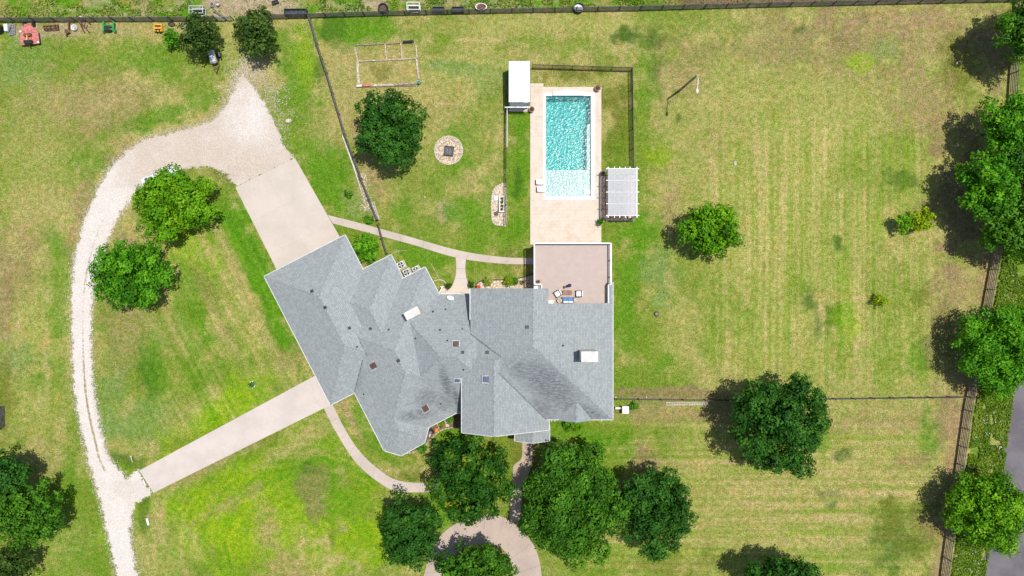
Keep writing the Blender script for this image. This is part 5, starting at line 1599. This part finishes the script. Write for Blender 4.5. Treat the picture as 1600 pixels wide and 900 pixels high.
def garden_frame():
    t = thing('vegetable_bed', 'weathered timber frame dividing an old vegetable bed into plots', 'garden bed', P(605, 102))
    for (a, b, w, m) in (((555, 74), (559, 96), .14, 'wood_pale'), ((559, 97), (561, 132), .3, 'wood_pale'), ((555.5, 71.5), (602, 69), .09, 'wood'), ((602, 69.5), (632, 67), .09, 'wood'), ((602, 70), (604.5, 94.5), .13, 'wood_pale'),
                         ((626.5, 68), (628.5, 93), .11, 'wood_pale'), ((650, 70), (652, 92), .13, 'wood_pale'), ((651, 93), (654.5, 124), .22, 'wood_pale'), ((559, 96.5), (604.5, 94.7), .09, 'wood_pale'), ((604.5, 94.7), (651, 92), .09, 'wood_pale'),
                         ((581, 134), (616, 133), .22, 'wood_pale'), ((618, 132.5), (652, 131), .2, 'wood'), ((558, 136), (650, 134.5), .06, 'wood')):
        pa, pb = P(*a), P(*b)
        MB().bar(pa + Vector((0, 0, .09)), pb + Vector((0, 0, .09)), w, .22).build('board', M[m], t)
    for (x, y, rz, sx, sy, h, m, nm, lab, cat) in ((638, 66, .06, 1.4, .3, .35, 'black', 'rolled_fabric', 'dark roll of fabric lying on the garden frame corner', 'fabric roll'),
                                             (573, 134, .05, 1.1, .28, .3, 'red', 'red_tool_box', 'faded red tool box at the garden frame corner', 'tool box'),
                                             (562, 135, .05, .6, .22, .3, 'white', 'white_tub', 'white tub at the lower corner of the garden frame', 'tub')):
        p = P(x, y); u = Vector((math.cos(rz), math.sin(rz), 0)); tt = thing(nm, lab, cat, p)
        if nm == 'rolled_fabric':
            MB().tube([p - u * .65 + Vector((0, 0, .16)), p + u * .65 + Vector((0, 0, .18))], [.14, .18], 9).build('roll', M[m], tt)
            MB().tube([p + u * .5 + Vector((0, -.5, .05)), p + u * .6 + Vector((0, .3, .3))], .05, 6).build('core', M['wood'], tt)
        else:
            bevel(MB().box(p, sx, sy, h, u=u).build('body', M[m], tt), .04); bevel(MB().box(p + Vector((0, 0, h)), sx * 1.03, sy * 1.1, .05, u=u).build('lid', M[m], tt), .02)
    p = P(655, 130); tt = thing('watering_can', 'teal watering can at the corner of the garden frame', 'watering can', p)
    MB().lathe(p, [(.2, 0), (.22, .05), (.2, .38), (.1, .42)], 14).build('body', M['teal'], tt)
    MB().tube([p + Vector((-.05, -.15, .1)), p + Vector((-.12, -.45, .4))], [.05, .03], 6).build('spout', M['black'], tt)
    MB().tube([p + Vector((.1, .05, .4)), p + Vector((0, .05, .55)), p + Vector((-.1, .05, .4))], .02, 5).build('handle', M['teal'], tt)
garden_frame()

# pipes and timber stacked along the yard fence
for k, (a, b, m, r, lab) in enumerate((((535, 212), (553, 262), 'white', .05, 'white pipe lying outside the yard fence, upper length'), ((553, 262), (574, 326), 'white', .05, 'white pipe lying outside the yard fence, lower length'),
                                   ((538, 218), (559, 274), 'wood_pale', .06, 'pale timber pole lying close along the yard fence'), ((558, 274), (577, 334), 'wood', .06, 'grey timber pole beside the lower white pipe'))):
    pa, pb = P(*a), P(*b)
    tag(MB().tube([pa + Vector((0, 0, r)), pb + Vector((0, 0, r))], r, 8).build('stacked_pipe' if m == 'white' else 'stacked_pole', M[m], base=pa), lab, 'pipe' if m == 'white' else 'pole')
t = thing('lumber_pile', 'pile of weathered split lumber inside the yard fence', 'lumber pile', P(585, 333))
for k in range(9):
    f = k / 8; a = P(577 + f * 7, 317 - f * 2); b = P(586 + f * 7, 344 - f * 1)
    MB().bar(a + Vector((0, 0, .06 + .12 * (k % 2))), b + Vector((0, 0, .06 + .12 * (k % 2))), .09, .09).build('plank', M[('wood_pale', 'wood', 'stone_white')[k % 3]], t)
pts = [P(random.gauss(574 - 8 * (1 - f), 4), 270 + 60 * f) + Vector((0, 0, .0)) for f in (random.random() for _ in range(500))]
scatter('bark_chips', pts, .07, M['bed_stone'], .4, 'stuff', 'bark and stone chips along the yard fence')

# air conditioners
def ac(label, px, py):
    p = P(px, py); t = thing('air_conditioner', label, 'air conditioner', p, 'air conditioners behind the house')
    u = u_w
    bevel(MB().box(p, .84, .84, .82, u=u).build('cabinet', M['cream'], t), .03)
    MB().box(p + Vector((0, 0, -.02)), 1.0, 1.0, .1, u=u).build('pad', M['concrete'], t)
    MB().lathe(p + Vector((0, 0, .82)), [(.36, 0), (.36, .015), (.34, .02)], 24).build('fan_well', M['black'], t)
    fb = MB()
    for k in range(4):
        a = k * math.pi / 2 + .4
        d = Vector((math.cos(a), math.sin(a), 0)); w = Vector((-d.y, d.x, 0)); c = p + Vector((0, 0, .845))
        fb.quad(c + d * .08 - w * .03, c + d * .32 - w * .09, c + d * .32 + w * .06, c + d * .08 + w * .03)
    fb.build('fan_blade', M['steel'], t)
    MB().lathe(p + Vector((0, 0, .85)), [(.08, 0), (.07, .03)], 10).build('hub', M['steel'], t)
ac('air conditioner standing highest, by the fence end', 628, 414.5)
ac('air conditioner nearest the inner corner of the eaves', 637, 426)
ac('air conditioner set apart against the stepped eave', 651.5, 422)

# back bed, patio garden hoop and hose
root = new_obj('back_bed', None, None, P(785, 440)); tag(root, 'planting bed under the back eave', None, None, 'structure')
mb = MB(); poly_sheet(mb, [(744, 455), (744, 446), (750, 439), (765, 437.5), (790, 437.5), (812, 435), (833, 428), (833, 455)], .02); mb.build('soil', M['mulch_pale'] if 'mulch_pale' in M else M['bed_stone'], root)
e = catmull([(744, 452), (744.5, 444), (752, 439), (768, 437.5), (790, 437), (812, 434.5), (834, 427)], 8)
mb = MB(); mb.tube([P(*q) + Vector((0, 0, .06)) for q in e], .07, 6); mb.build('edging', M['black'], root)
e = catmull([(676, 440), (684, 437.5), (691, 438), (696, 442), (697, 448), (696.5, 460)], 8)
tag(MB().tube([P(*q) + Vector((0, 0, .06)) for q in e], .06, 6).build('bed_edging', M['stone_white'], base=P(*e[0])), 'pale curved edging in the corner beside the patio', 'edging')
e = catmull([(673.5, 412), (679, 422), (684, 432), (686, 437)], 6)
tag(MB().tube([P(*q) + Vector((0, 0, .04)) for q in e], .035, 6).build('garden_hose', M['wood_pale'], base=P(*e[0])), 'pale garden hose curling across the back grass', 'hose')
e = catmull([(612, 396), (622, 392.5), (634, 391)], 6)
tag(MB().tube([P(*q) + Vector((0, 0, .04)) for q in e], .035, 6).build('garden_hose', M['wood_pale'], base=P(*e[0])), 'short pale hose above the air conditioners', 'hose')
e = catmull([(689, 452), (692, 446), (694, 444)], 4)
t = thing('trellis', 'white angled trellis bars beside the back patio', 'trellis', P(690, 452))
for a, b, z in (((684, 461), (690, 451), 1.6), ((690, 451), (692, 447), 1.6), ((684.5, 461), (692, 458.5), 2.0)):
    MB().bar(P(a[0], a[1], z), P(b[0], b[1], z), .1, .1).build('bar', M['white'], t)
for a in ((684, 461), (691, 449)): MB().box((P(*a, 1.6).x, P(*a, 1.6).y, 0), .08, .08, 1.6).build('post', M['white'], t)
e = P(822, 447)
t = thing('stone_ball', 'white stone ball at the foot of the olive shrub', 'stone', P(798, 448)); MB().lathe(P(798, 448), [(.05, 0), (.15, .06), (.17, .16), (.1, .28), (.02, .3)], 10).build('ball', M['white'], t)

# entry bed
root = new_obj('entry_bed', None, None, P(690, 665)); tag(root, 'mulch bed with stepping stones at the entry', None, None, 'structure')
mb = MB(); poly_sheet(mb, [(628, 706), (650, 703), (664, 694), (672, 684), (684, 674), (700, 669), (722, 670), (722, 640), (680, 650), (668, 660), (655, 680)], .025); mb.build('mulch', M['mulch'], root)
e = catmull([(626, 709), (645, 706.5), (660, 699), (668, 692), (676, 683), (688, 673), (702, 668.5), (724, 668.5)], 10)
last = e[0]
for q in e[1:]:
    if np.linalg.norm(q - last) * S > .3:
        d = q - last; u = Vector((d[0], -d[1], 0)).normalized()
        bevel(MB().box(P(*((q + last) / 2)) + Vector((0, 0, -.05)), .29, .14, .17, u=u).build('edging_stone', M['wood_pale'], root), .02, 1); last = q
for (x, y) in ((696, 653), (697.5, 658.5), (699, 664.5)):
    bevel(MB().box(P(x, y), .42, .36, .06, rz=.2).build('stepping_stone', M['concrete_pink'] if 'concrete_pink' in M else M['concrete_pale'], root), .02, 1)
t = thing('flower_clump', 'orange flowers in the entry bed', 'flowers', P(682, 672)); MB().lathe(P(682, 672), [(.1, 0), (.25, .1), (.3, .25), (.15, .38)], 8).build('bloom', M['orange'], t)
t = thing('bird_bath', 'dark ring bird bath in the entry mulch', 'bird bath', P(675.5, 673)); MB().lathe(P(675.5, 673), [(.12, 0), (.08, .4), (.32, .55), (.34, .6), (.26, .58), (.02, .52)], 16).build('bowl', M['black_metal'], t)
tag(bevel(MB().box(P(672, 679), .14, .45, .3, rz=-.3).build('garden_statue', M['white'], base=P(672, 679)), .05), 'small white upright ornament in the entry mulch', 'ornament')
t = thing('bed_rail', 'pale short timber rail crossing the entry bed', 'rail', P(685, 664)); MB().bar(P(682, 660, .4), P(686, 669, .4), .1, .1).build('rail', M['wood_pale'], t)
for q in ((682, 660), (686, 669)): MB().box(P(*q), .08, .08, .42).build('post', M['wood_pale'], t)

# ------------------------------------------------------------------ lawn oddments
def lamp():
    a, b = P(1061, 142), P(1089, 118, 6.9)
    t = thing('yard_light', 'tall grey pole light with white arm on the dry lawn', 'lamp post', a)
    MB().tube([a, a.lerp(b, .5), b], [.16, .13, .10], 10).build('pole', M['wood'], t)
    c = b + Vector((0, 0, -.3)); d = P(1089.3, 140, 7.1)
    am = MB().tube([c, c.lerp(d, .25) + Vector((.1, 0, .35)), c.lerp(d, .6) + Vector((.05, 0, .3)), d], .045, 8).build('arm', M['white'], t)
    MB().lathe(d + Vector((0, -.15, -.12)), [(.16, 0), (.2, .08), (.17, .2), (.08, .26)], 14, .8, 1.5).build('lamp_head', M['white'], t)
lamp()
def rock(label, px, py, r, m='stone_white', name='rock'):
    p = P(px, py); rng = random.Random(int(px)); mb = MB()
    prof = [(r * .8, -.02), (r, r * .25), (r * .75, r * .55), (r * .2, r * .7)]
    mb.lathe(p, prof, 9, 1.0, .7, rng.random() * 3)
    mb.v = [(v[0] + rng.uniform(-.1, .1) * r, v[1] + rng.uniform(-.1, .1) * r, v[2]) for v in mb.v] if False else mb.v
    tag(mb.build(name, M[m], base=p), label, 'rock', 'rocks on the lawn')
rock('white limestone rock beside the gravel turning area', 451, 189, .42)
rock('small white rock alone on the dry lawn', 1148, 255.5, .28)
rock('small pale rock near the top of the dry corner', 1495, 98.5, .14)
rock('pale stone on the lawn below the fire pit', 664, 308, .14)
p = P(1025.5, 490.5); t = thing('tree_stump', 'low brown stump in the lawn beside the house', 'stump', p)
MB().lathe(p, [(.34, 0), (.26, .1), (.22, .25), (.2, .26)], 11).build('trunk', M['rust'], t); MB().lathe(p + Vector((0, 0, .26)), [(.18, 0), (.16, .01)], 11).build('cut_face', M['wood'], t)
root = thing('stone_ring', 'ring of white stones around a tuft by the driveway', 'stone ring', P(394, 601))
for k in range(9):
    a = k * .7; bevel(MB().box(P(394, 601) + Vector((math.cos(a) * .34, math.sin(a) * .34, 0)), .2, .16, .14, rz=a).build('stone', M['white'], root), .03, 1)
t = thing('marker_post', 'white marker post leaning beside the driveway mouth', 'post', P(207, 722)); MB().tube([P(207, 722), P(204.5, 713, .9)], .045, 8).build('shaft', M['white'], t); MB().lathe(P(204.5, 713, .9), [(.06, -.05), (.06, .06), (.03, .08)], 8).build('cap', M['white'], t)
a, b = P(230.5, 809), P(233, 819.5)
t = thing('culvert_pipe', 'short white culvert pipe lying in the grass by the drive', 'pipe', a)
MB().tube([a + Vector((0, 0, .14)), b + Vector((0, 0, .14))], .14, 12).build('pipe', M['white'], t); MB().tube([a + Vector((0, 0, .14)), a.lerp(b, .08) + Vector((0, 0, .14))], .17, 12).build('collar', M['white'], t)
a = P(226, 755); tag(MB().bar(P(224.5, 750) + Vector((0, 0, .06)), P(227.5, 757) + Vector((0, 0, .06)), .12, .1).build('kerb_block', M['white'], base=a), 'white block at the end of the concrete driveway', 'block')
# utility box and conduit at the east wall
p = P(975.5, 638.5); t = thing('utility_box', 'white utility box with conduit at the house end of the cross fence', 'utility box', p)
bevel(MB().box(p, .72, .82, .9).build('cabinet', M['white'], t), .02); bevel(MB().box(p + Vector((0, 0, .9)), .78, .88, .06).build('lid', M['white'], t), .01)
MB().bar(P(961, 637) + Vector((0, 0, .3)), P(972, 637) + Vector((0, 0, .3)), .2, .15).build('conduit', M['white'], t)
# ladder lying along the cross fence
t = thing('ladder', 'pale ladder lying on the ground along the cross fence', 'ladder', P(1072, 630))
for y0, y1 in ((629, 629.5), (632.5, 632)):
    MB().bar(P(1040, y0) + Vector((0, 0, .08)), P(1106, y1) + Vector((0, 0, .08)), .09, .09).build('side_rail', M['stone_white'], t)
for k in range(17):
    x = 1042 + k * 3.9; MB().bar(P(x, 629.2) + Vector((0, 0, .08)), P(x, 632.2) + Vector((0, 0, .08)), .05, .05).build('rung', M['stone_white'], t)
for (x, y, lab) in ((1010, 621, 'pale stone against the cross fence, farther from the house'), (962, 621, 'pale stone where the cross fence meets the house')):
    rock(lab, x, y, .14)

# ------------------------------------------------------------------ car under the tree
def car():
    p = P(256, 281); a = math.radians(22); u = Vector((math.cos(a), math.sin(a), 0)); w = Vector((-u.y, u.x, 0))
    t = thing('parked_car', 'white car parked on the gravel under the bright tree', 'car', p)
    L, Wd = 4.6, 1.82
    f = lambda x, y, z: p + u * x + w * y + Vector((0, 0, z))
    def loft(mb, sec):
        for i in range(len(sec) - 1):
            A_, B_ = sec[i], sec[i + 1]
            for k in range(len(A_) - 1): mb.quad(A_[k], A_[k + 1], B_[k + 1], B_[k])
        mb.quad(*sec[0][::-1]); mb.quad(*sec[-1])
    sec = []
    for x, hw, zt in ((-2.3, .66, .72), (-2.2, .82, .95), (-1.7, .9, 1.02), (-.8, .91, 1.0), (.7, .91, .98), (1.2, .9, .96), (1.9, .84, .86), (2.22, .74, .72), (2.3, .6, .55)):
        sec.append([f(x, -hw, .28), f(x, -hw, zt - .2), f(x, -hw * .92, zt - .04), f(x, -hw * .5, zt), f(x, 0, zt + .015), f(x, hw * .5, zt), f(x, hw * .92, zt - .04), f(x, hw, zt - .2), f(x, hw, .28), f(x, 0, .25)][::-1])
    mb = MB(); loft(mb, sec); body = mb.build('body', M['car_paint'], t)
    sec = []
    for x, hw, zt in ((-1.75, .72, 1.02), (-1.2, .70, 1.38), (-.5, .70, 1.47), (.1, .69, 1.44), (.95, .74, 1.0)):
        sec.append([f(x, -hw - .08, .95), f(x, -hw + .02, zt - .06), f(x, -hw * .8, zt), f(x, 0, zt + .03), f(x, hw * .8, zt), f(x, hw - .02, zt - .06), f(x, hw + .08, .95)][::-1])
    mb = MB(); loft(mb, sec); mb.build('cabin', M['car_paint'], t)
    g = MB(); g.quad(f(.15, -.6, 1.445), f(.15, .6, 1.445), f(.93, .68, 1.03), f(.93, -.68, 1.03)); g.v = [tuple(Vector(v) + Vector((0, 0, .03)) + u * .02) for v in g.v]; g.build('windscreen', M['sky_blue'], t)
    g = MB(); g.quad(f(-1.68, -.6, 1.09), f(-1.68, .6, 1.09), f(-1.2, .58, 1.4), f(-1.2, -.58, 1.4)); g.v = [tuple(Vector(v) + Vector((0, 0, .03)) - u * .02) for v in g.v]; g.build('rear_window', M['sky_blue'], t)
    for s in (-1, 1):
        g = MB(); g.quad(f(-1.1, s * .76, 1.0), f(.6, s * .78, 1.0), f(.05, s * .72, 1.34), f(-1.0, s * .72, 1.34)); g.build('side_window', M['glass'], t)
        MB().box(f(2.12, s * .6, .58), .2, .3, .12, u=u).build('headlight', M['glass'], t)
        for x in (-1.35, 1.4):
            c = f(x, s * .8, .33)
            wh = MB().tube([c - w * .11, c + w * .11], .33, 18).build('wheel', M['black'], t)
            MB().tube([c + w * s * .09, c + w * s * .125], .2, 12).build('rim', M['steel'], wh)
        MB().box(f(.75, s * .98, .98), .12, .18, .12, u=u).build('mirror', M['car_paint'], t)
car()

# ------------------------------------------------------------------ farm yard along the top fence
def mower():
    p = P(50, 58); t = thing('rotary_cutter', 'faded red tractor rotary cutter parked by the top fence', 'mower deck', p)
    def q(x, y, z): w = P(x, y); return Vector((w.x, w.y, z))
    deck = [(36.5, 73), (36, 52), (42, 42), (53, 42), (63.5, 52), (66, 70)]
    mb = MB(); poly = [P(*d) for d in deck]; mb.prism([(v.x, v.y) for v in poly], .35, .5); bevel(mb.build('deck', M['red'], t), .03)
    MB().prism([(v.x, v.y) for v in [P(42, 71), P(54, 70.5), P(53, 42), (P(43, 42))]], .5, .56).build('top_plate', M['red'], t)
    for y in (52.5, 63.5):
        for x0, x1 in ((36.5, 42), (54.5, 64)): MB().bar(q(x0, y + .6, .53), q(x1, y - .8, .53), .07, .08).build('rib', M['red'], t)
    MB().box(q(49.5, 58, .56), .8, .35, .3, rz=.1).build('gearbox', M['rust'], t)
    MB().tube([q(49.5, 58, .8), q(49, 70, .75)], .08, 8).build('drive_shaft', M['yellow'], t)
    MB().box(q(50.5, 69, .5), .95, .42, .35, rz=.05).build('hitch', M['black_metal'], t)
    for x in (41, 55): MB().tube([q(x - 1, 38.5, .3), q(x + 1, 38.5, .3)], .3, 14).build('tail_wheel', M['black'], t)
    MB().bar(q(42, 41, .5), q(54, 41, .5), .12, .12).build('tail_beam', M['red'], t)
    for x, y in ((37, 52), (64.5, 68.5)): MB().box(q(x, y, .5), .2, .2, .08).build('skid_bracket', M['white'], t)
    MB().bar(q(49.5, 71, .55), q(50, 77, .2), .06, .06).build('tongue', M['rust'], t)
mower()
def frame_thing(name, label, cat, px, py, bars, mat, h, w=.08, group=None, extra=None):
    t = thing(name, label, cat, P(px, py), group)
    for a, b in bars: MB().bar(P(*a) + Vector((0, 0, h)), P(*b) + Vector((0, 0, h)), w, w).build('bar', M[mat], t)
    for q in {a for a, b in bars}: MB().box(P(*q), w, w, h).build('leg', M[mat], t)
    return t
frame_thing('harrow', 'rusty harrow frame lying by the top fence', 'harrow', 81, 44, [((69, 42), (93, 40)), ((70, 46), (93, 44)), ((72, 48.5), (93, 47.5)), ((74, 41.5), (75, 48.5)), ((80, 41), (81, 48)), ((87, 40.5), (88, 48)), ((92, 40), (93, 48))], 'rust', .25, .09)
t = frame_thing('pallet', 'grey slatted pallet by the top fence beside the red cutter', 'pallet', 19, 46, [], 'wood', .15)
for k in range(7): MB().bar(P(15, 39.5 + k * 2.5) + Vector((0, 0, .15)), P(24.5, 39 + k * 2.5) + Vector((0, 0, .15)), .13, .03).build('slat', M['steel'], t)
for x in (15.5, 20, 24): MB().bar(P(x, 39) + Vector((0, 0, .08)), P(x + .3, 55) + Vector((0, 0, .08)), .1, .1).build('stringer', M['wood'], t)
t = thing('engine_block', 'white and grey machine part standing on the pallet end', 'machine part', P(13, 44.5)); bevel(MB().box(P(13, 45), .45, .85, .5, rz=.1).build('body', M['white'], t), .05); MB().tube([P(12, 50, .3), P(14, 41, .55)], .1, 8).build('pipe', M['steel'], t)
t = thing('barrel', 'dark rusty barrel at the picture edge by the top fence', 'barrel', P(2, 47)); MB().lathe(P(2, 47), [(.42, 0), (.44, .1), (.44, .85), (.4, .88), (.38, .8), (.02, .8)], 18, 1, 1.2).build('shell', M['black'], t); MB().lathe(P(2, 47) + Vector((0, 0, .81)), [(.36, 0), (.34, .02)], 16, 1, 1.2).build('lid', M['rust'], t)
t = thing('feed_tub', 'white tub in the weeds by the top fence', 'tub', P(118.5, 44.5)); MB().lathe(P(118.5, 44.5), [(.26, 0), (.33, .35), (.36, .38), (.3, .36), (.24, .1), (.02, .1)], 16).build('shell', M['white'], t); MB().lathe(P(118.5, 44.5) + Vector((0, 0, .1)), [(.22, 0), (.2, .02)], 12).build('bottom', M['steel'], t)
t = frame_thing('cultivator', 'small rusty cultivator with tines by the white tub', 'cultivator', 108, 51, [((104, 48), (112, 52)), ((106, 57), (107, 50)), ((110, 36), (110, 48))], 'rust', .35, .1); MB().lathe(P(107.5, 51) + Vector((0, 0, .3)), [(.22, 0), (.26, .1), (.1, .16)], 10).build('disc', M['rust'], t)
t = thing('plow', 'rusty curved plow frame leaning at the top fence', 'plow', P(135, 40))
for e in ([(128, 31, .6), (131, 38, .7), (136, 44, .6), (141, 51, .3)], [(134, 31, .7), (140, 33, .8), (144, 38, .6)], [(129, 30, .7), (134, 32, .7)], [(133, 52, .1), (131, 44, .5), (128, 36, .6)], [(137, 44, .6), (139, 38, .7)]):
    MB().tube([P(x, y) + Vector((0, 0, z)) for x, y, z in e], .07, 6).build('beam', M['rust'], t)
MB().tube([P(131, 29.5) + Vector((0, 0, .8)), P(135, 31.5) + Vector((0, 0, .8))], .06, 6).build('handle', M['white'], t)
def loader():
    t = thing('loader_forks', 'green loader attachment with black seat block by the top fence', 'loader attachment', P(172.5, 44))
    for x0, x1 in ((165, 165.3), (180, 181)): MB().bar(P(x0, 50) + Vector((0, 0, .4)), P(x1, 36) + Vector((0, 0, .45)), .16, .2).build('arm', M['green'], t)
    MB().bar(P(164.5, 48.5) + Vector((0, 0, .4)), P(181.5, 47.5) + Vector((0, 0, .4)), .2, .2).build('cross_beam', M['green'], t)
    MB().bar(P(166, 42) + Vector((0, 0, .45)), P(180, 41) + Vector((0, 0, .45)), .12, .12).build('cross_beam', M['green'], t)
    bevel(MB().box(P(172, 47), .65, .6, .7).build('weight_block', M['black'], t), .05)
    for x in (164.5, 181.5): MB().box(P(x, 50), .2, .3, .5).build('foot', M['green'], t)
loader()
def blade():
    t = thing('box_blade', 'yellow box blade implement beside the little sapling', 'box blade', P(249.5, 45))
    for x in (244, 255): MB().bar(P(x, 51) + Vector((0, 0, .25)), P(x, 39.5) + Vector((0, 0, .25)), .1, .5).build('side_plate', M['yellow'], t)
    for y, z in ((50, .3), (46.5, .45), (40, .3)): MB().bar(P(244, y) + Vector((0, 0, z)), P(255, y) + Vector((0, 0, z)), .16, .2).build('cross_bar', M['yellow'], t)
    MB().box(P(249.5, 43.5), .5, .35, .3).build('hitch', M['rust'], t)
    for x in (247, 252): MB().box(P(x, 50.5), .12, .3, .5).build('shank', M['black_metal'], t)
blade()
def ring_tub(name, label, cat, px, py, rx, ry, h, mat, inner, group=None, base=0):
    k = S; p = P(px, py); t = thing(name, label, cat, p, group)
    mb = MB(); n = 24
    def ringp(s, z): return [p + Vector((math.cos(i * 6.2832 / n) * rx * k * s, math.sin(i * 6.2832 / n) * ry * k * s, z)) for i in range(n)]
    R = [ringp(.88, 0), ringp(1, h), ringp(.86, h), ringp(.80, .08)]
    for a, b in zip(R[:-1], R[1:]):
        for i in range(n): j = (i + 1) % n; mb.quad(a[i], a[j], b[j], b[i])
    mb.quad(*R[0][::-1]); mb.build('wall', M[mat], t)
    f = MB(); f.quad(*ringp(.83, h * .45)); f.build('content', M[inner], t)
ring_tub('tire', 'old black tyre lying between the fence and the sapling', 'tyre', 269, 38.5, 5.5, 3.2, .2, 'black', 'soil')
ring_tub('bucket', 'pale bucket in the shade of the loose dark tree', 'bucket', 287.5, 41.5, 3.4, 4, .4, 'silver', 'steel')
ring_tub('bucket', 'rust topped bucket on the bare ground beyond the fence', 'bucket', 333, 9, 3.3, 3.3, .45, 'silver', 'rust', 'buckets beyond the fence')
ring_tub('bucket', 'grey bucket on the bare ground beyond the fence', 'bucket', 342, 8, 3.2, 3.2, .45, 'steel', 'silver', 'buckets beyond the fence')
ring_tub('oval_trough', 'white rimmed oval trough with brown feed beyond the fence', 'trough', 752, 13.5, 9, 5.6, .6, 'white', 'rust')
ring_tub('round_tub', 'large round black tub beyond the top fence', 'tub', 904, 14.5, 9, 7.5, .6, 'black', 'steel')
ring_tub('half_ring_feeder', 'black ring feeder with earth beside a post', 'feeder', 600, 14.5, 8, 7, .6, 'black', 'soil')
t = thing('feeder_post', 'dark post standing behind the ring feeder', 'post', P(607, 17)); MB().box(P(607, 17), .16, .16, 2.2).build('shaft', M['fence_dark'], t); MB().bar(P(607, 17, 1.6), P(607, 10, 1.6), .08, .1).build('arm', M['fence_dark'], t)
def trough(label, px, py, lx, ly, h, rz=0.0, mat='black', group='black troughs at the fence'):
    p = P(px, py); t = thing('water_trough', label, 'trough', p, group); u = Vector((math.cos(rz), math.sin(rz), 0)); w = Vector((-u.y, u.x, 0))
    X, Y = lx * S / 2, ly * S / 2
    for s in (-1, 1):
        MB().box(p + w * s * (Y - .04), 2 * X, .08, h, u=u).build('long_side', M[mat], t)
        MB().box(p + u * s * (X - .04), .08, 2 * Y - .16, h, u=u).build('end', M[mat], t)
    MB().box(p, 2 * X - .16, 2 * Y - .16, h * .55, u=u).build('water', M['trough_water'], t)
M['trough_water'] = simple('trough_water', (.07, .075, .09), .15, .2, 4, bump=.05)
trough('long black trough at the top fence by the yard fence corner', 464, 21.5, 35, 9, .7)
trough('black trough beyond the fence, the one nearer the wire cage', 685.5, 17, 19, 8, .55)
trough('black trough beyond the fence, the one nearer the white oval trough', 715.5, 17, 19, 8, .55)
trough('small dark box trough at the top edge above the bushy tree', 431, 5, 10, 5, .4, .35)
def cage(label, px, py, lx, ly, h, mat, group):
    p = P(px, py); t = thing('wire_cage', label, 'cage', p, group); X, Y = lx * S / 2, ly * S / 2
    for z in (.25, h):
        for s in (-1, 1):
            MB().bar(p + Vector((-X, s * Y, z)), p + Vector((X, s * Y, z)), .07).build('bar', M[mat], t); MB().bar(p + Vector((s * X, -Y, z)), p + Vector((s * X, Y, z)), .07).build('bar', M[mat], t)
    for a in (-1, 1):
        for b in (-1, 1): MB().box(p + Vector((a * X, b * Y, 0)), .07, .07, h).build('post', M[mat], t)
    MB().box(p + Vector((.05, -.05, .1)), X * 1.2, Y * .5, h * .45).build('bin', M['black'], t)
    MB().bar(p + Vector((-X, 0, h)), p + Vector((X, 0, h)), .06).build('bar', M[mat], t)
cage('silver pipe cage above the loose dark tree at the fence', 312.5, 20.5, 21, 11, 1.1, 'silver', 'pipe cages at the fence')
cage('white pipe cage beyond the fence beside the black troughs', 647.5, 15, 19, 11, 1.1, 'white', 'pipe cages at the fence')
def tank():
    t = thing('tank_trailer', 'silver tank on a small rusty trailer under the tree', 'trailer', P(333, 92))
    a, b = P(329.5, 79, .8), P(334.5, 99, .8)
    MB().tube([a, a.lerp(b, .08), a.lerp(b, .92), b], [.2, .4, .4, .2], 16).build('tank', M['silver'], t, smooth=True)
    for x in (325.5, 340):
        w = P(x, 90, .3); d = (b - a).normalized(); sd = Vector((-d.y, d.x, 0))
        wh = MB().tube([w - sd * .1, w + sd * .1], .32, 14).build('wheel', M['black'], t)
    f = MB(); 
    for off in (-.38, .38):
        d = (b - a).normalized(); sd = Vector((-d.y, d.x, 0)); f.bar(a + sd * off + Vector((0, 0, -.4)), b + sd * off + Vector((0, 0, -.4)), .1, .1)
    f.build('chassis', M['rust'], t)
    h = P(338, 114, .4)
    for q in (P(331, 101, .4), P(342, 101, .4)): MB().bar(q, h, .08, .08).build('drawbar', M['rust'], t)
    MB().bar(P(335, 106, .4), P(341, 105.5, .4), .08, .08).build('brace', M['rust'], t)
    MB().lathe(P(332.5, 90, 1.2), [(.1, 0), (.1, .1), (.05, .14)], 10).build('filler_cap', M['steel'], t)
tank()
t = thing('fuel_can', 'small white and black can beside the silver tank', 'can', P(344.5, 87)); bevel(MB().box(P(344.5, 87), .3, .55, .45, rz=.15).build('body', M['black'], t), .05); bevel(MB().box(P(345, 87) + Vector((0, 0, .45)), .2, .5, .06, rz=.15).build('lid', M['white'], t), .02)
# shed corner cut by the west edge
p = P(-31, 656, 2.2)
t = thing('shed', 'grey metal roof corner of a shed at the picture edge', 'shed', (p.x, p.y, 0))
MB().prism([(p.x - 1.3, p.y - 1.25), (p.x + 1.3, p.y - 1.25), (p.x + 1.3, p.y + 1.25), (p.x - 1.3, p.y + 1.25)], 0, 2.1).build('wall', M['fence_dark'], t)
rf = MB(); rf.quad(p + Vector((-1.45, -1.4, -.05)), p + Vector((1.45, -1.4, -.05)), p + Vector((1.45, 0, .35)), p + Vector((-1.45, 0, .35))); rf.quad(p + Vector((-1.45, 0, .35)), p + Vector((1.45, 0, .35)), p + Vector((1.45, 1.4, -.05)), p + Vector((-1.45, 1.4, -.05)))
rf.build('roof', M['steel'], t)
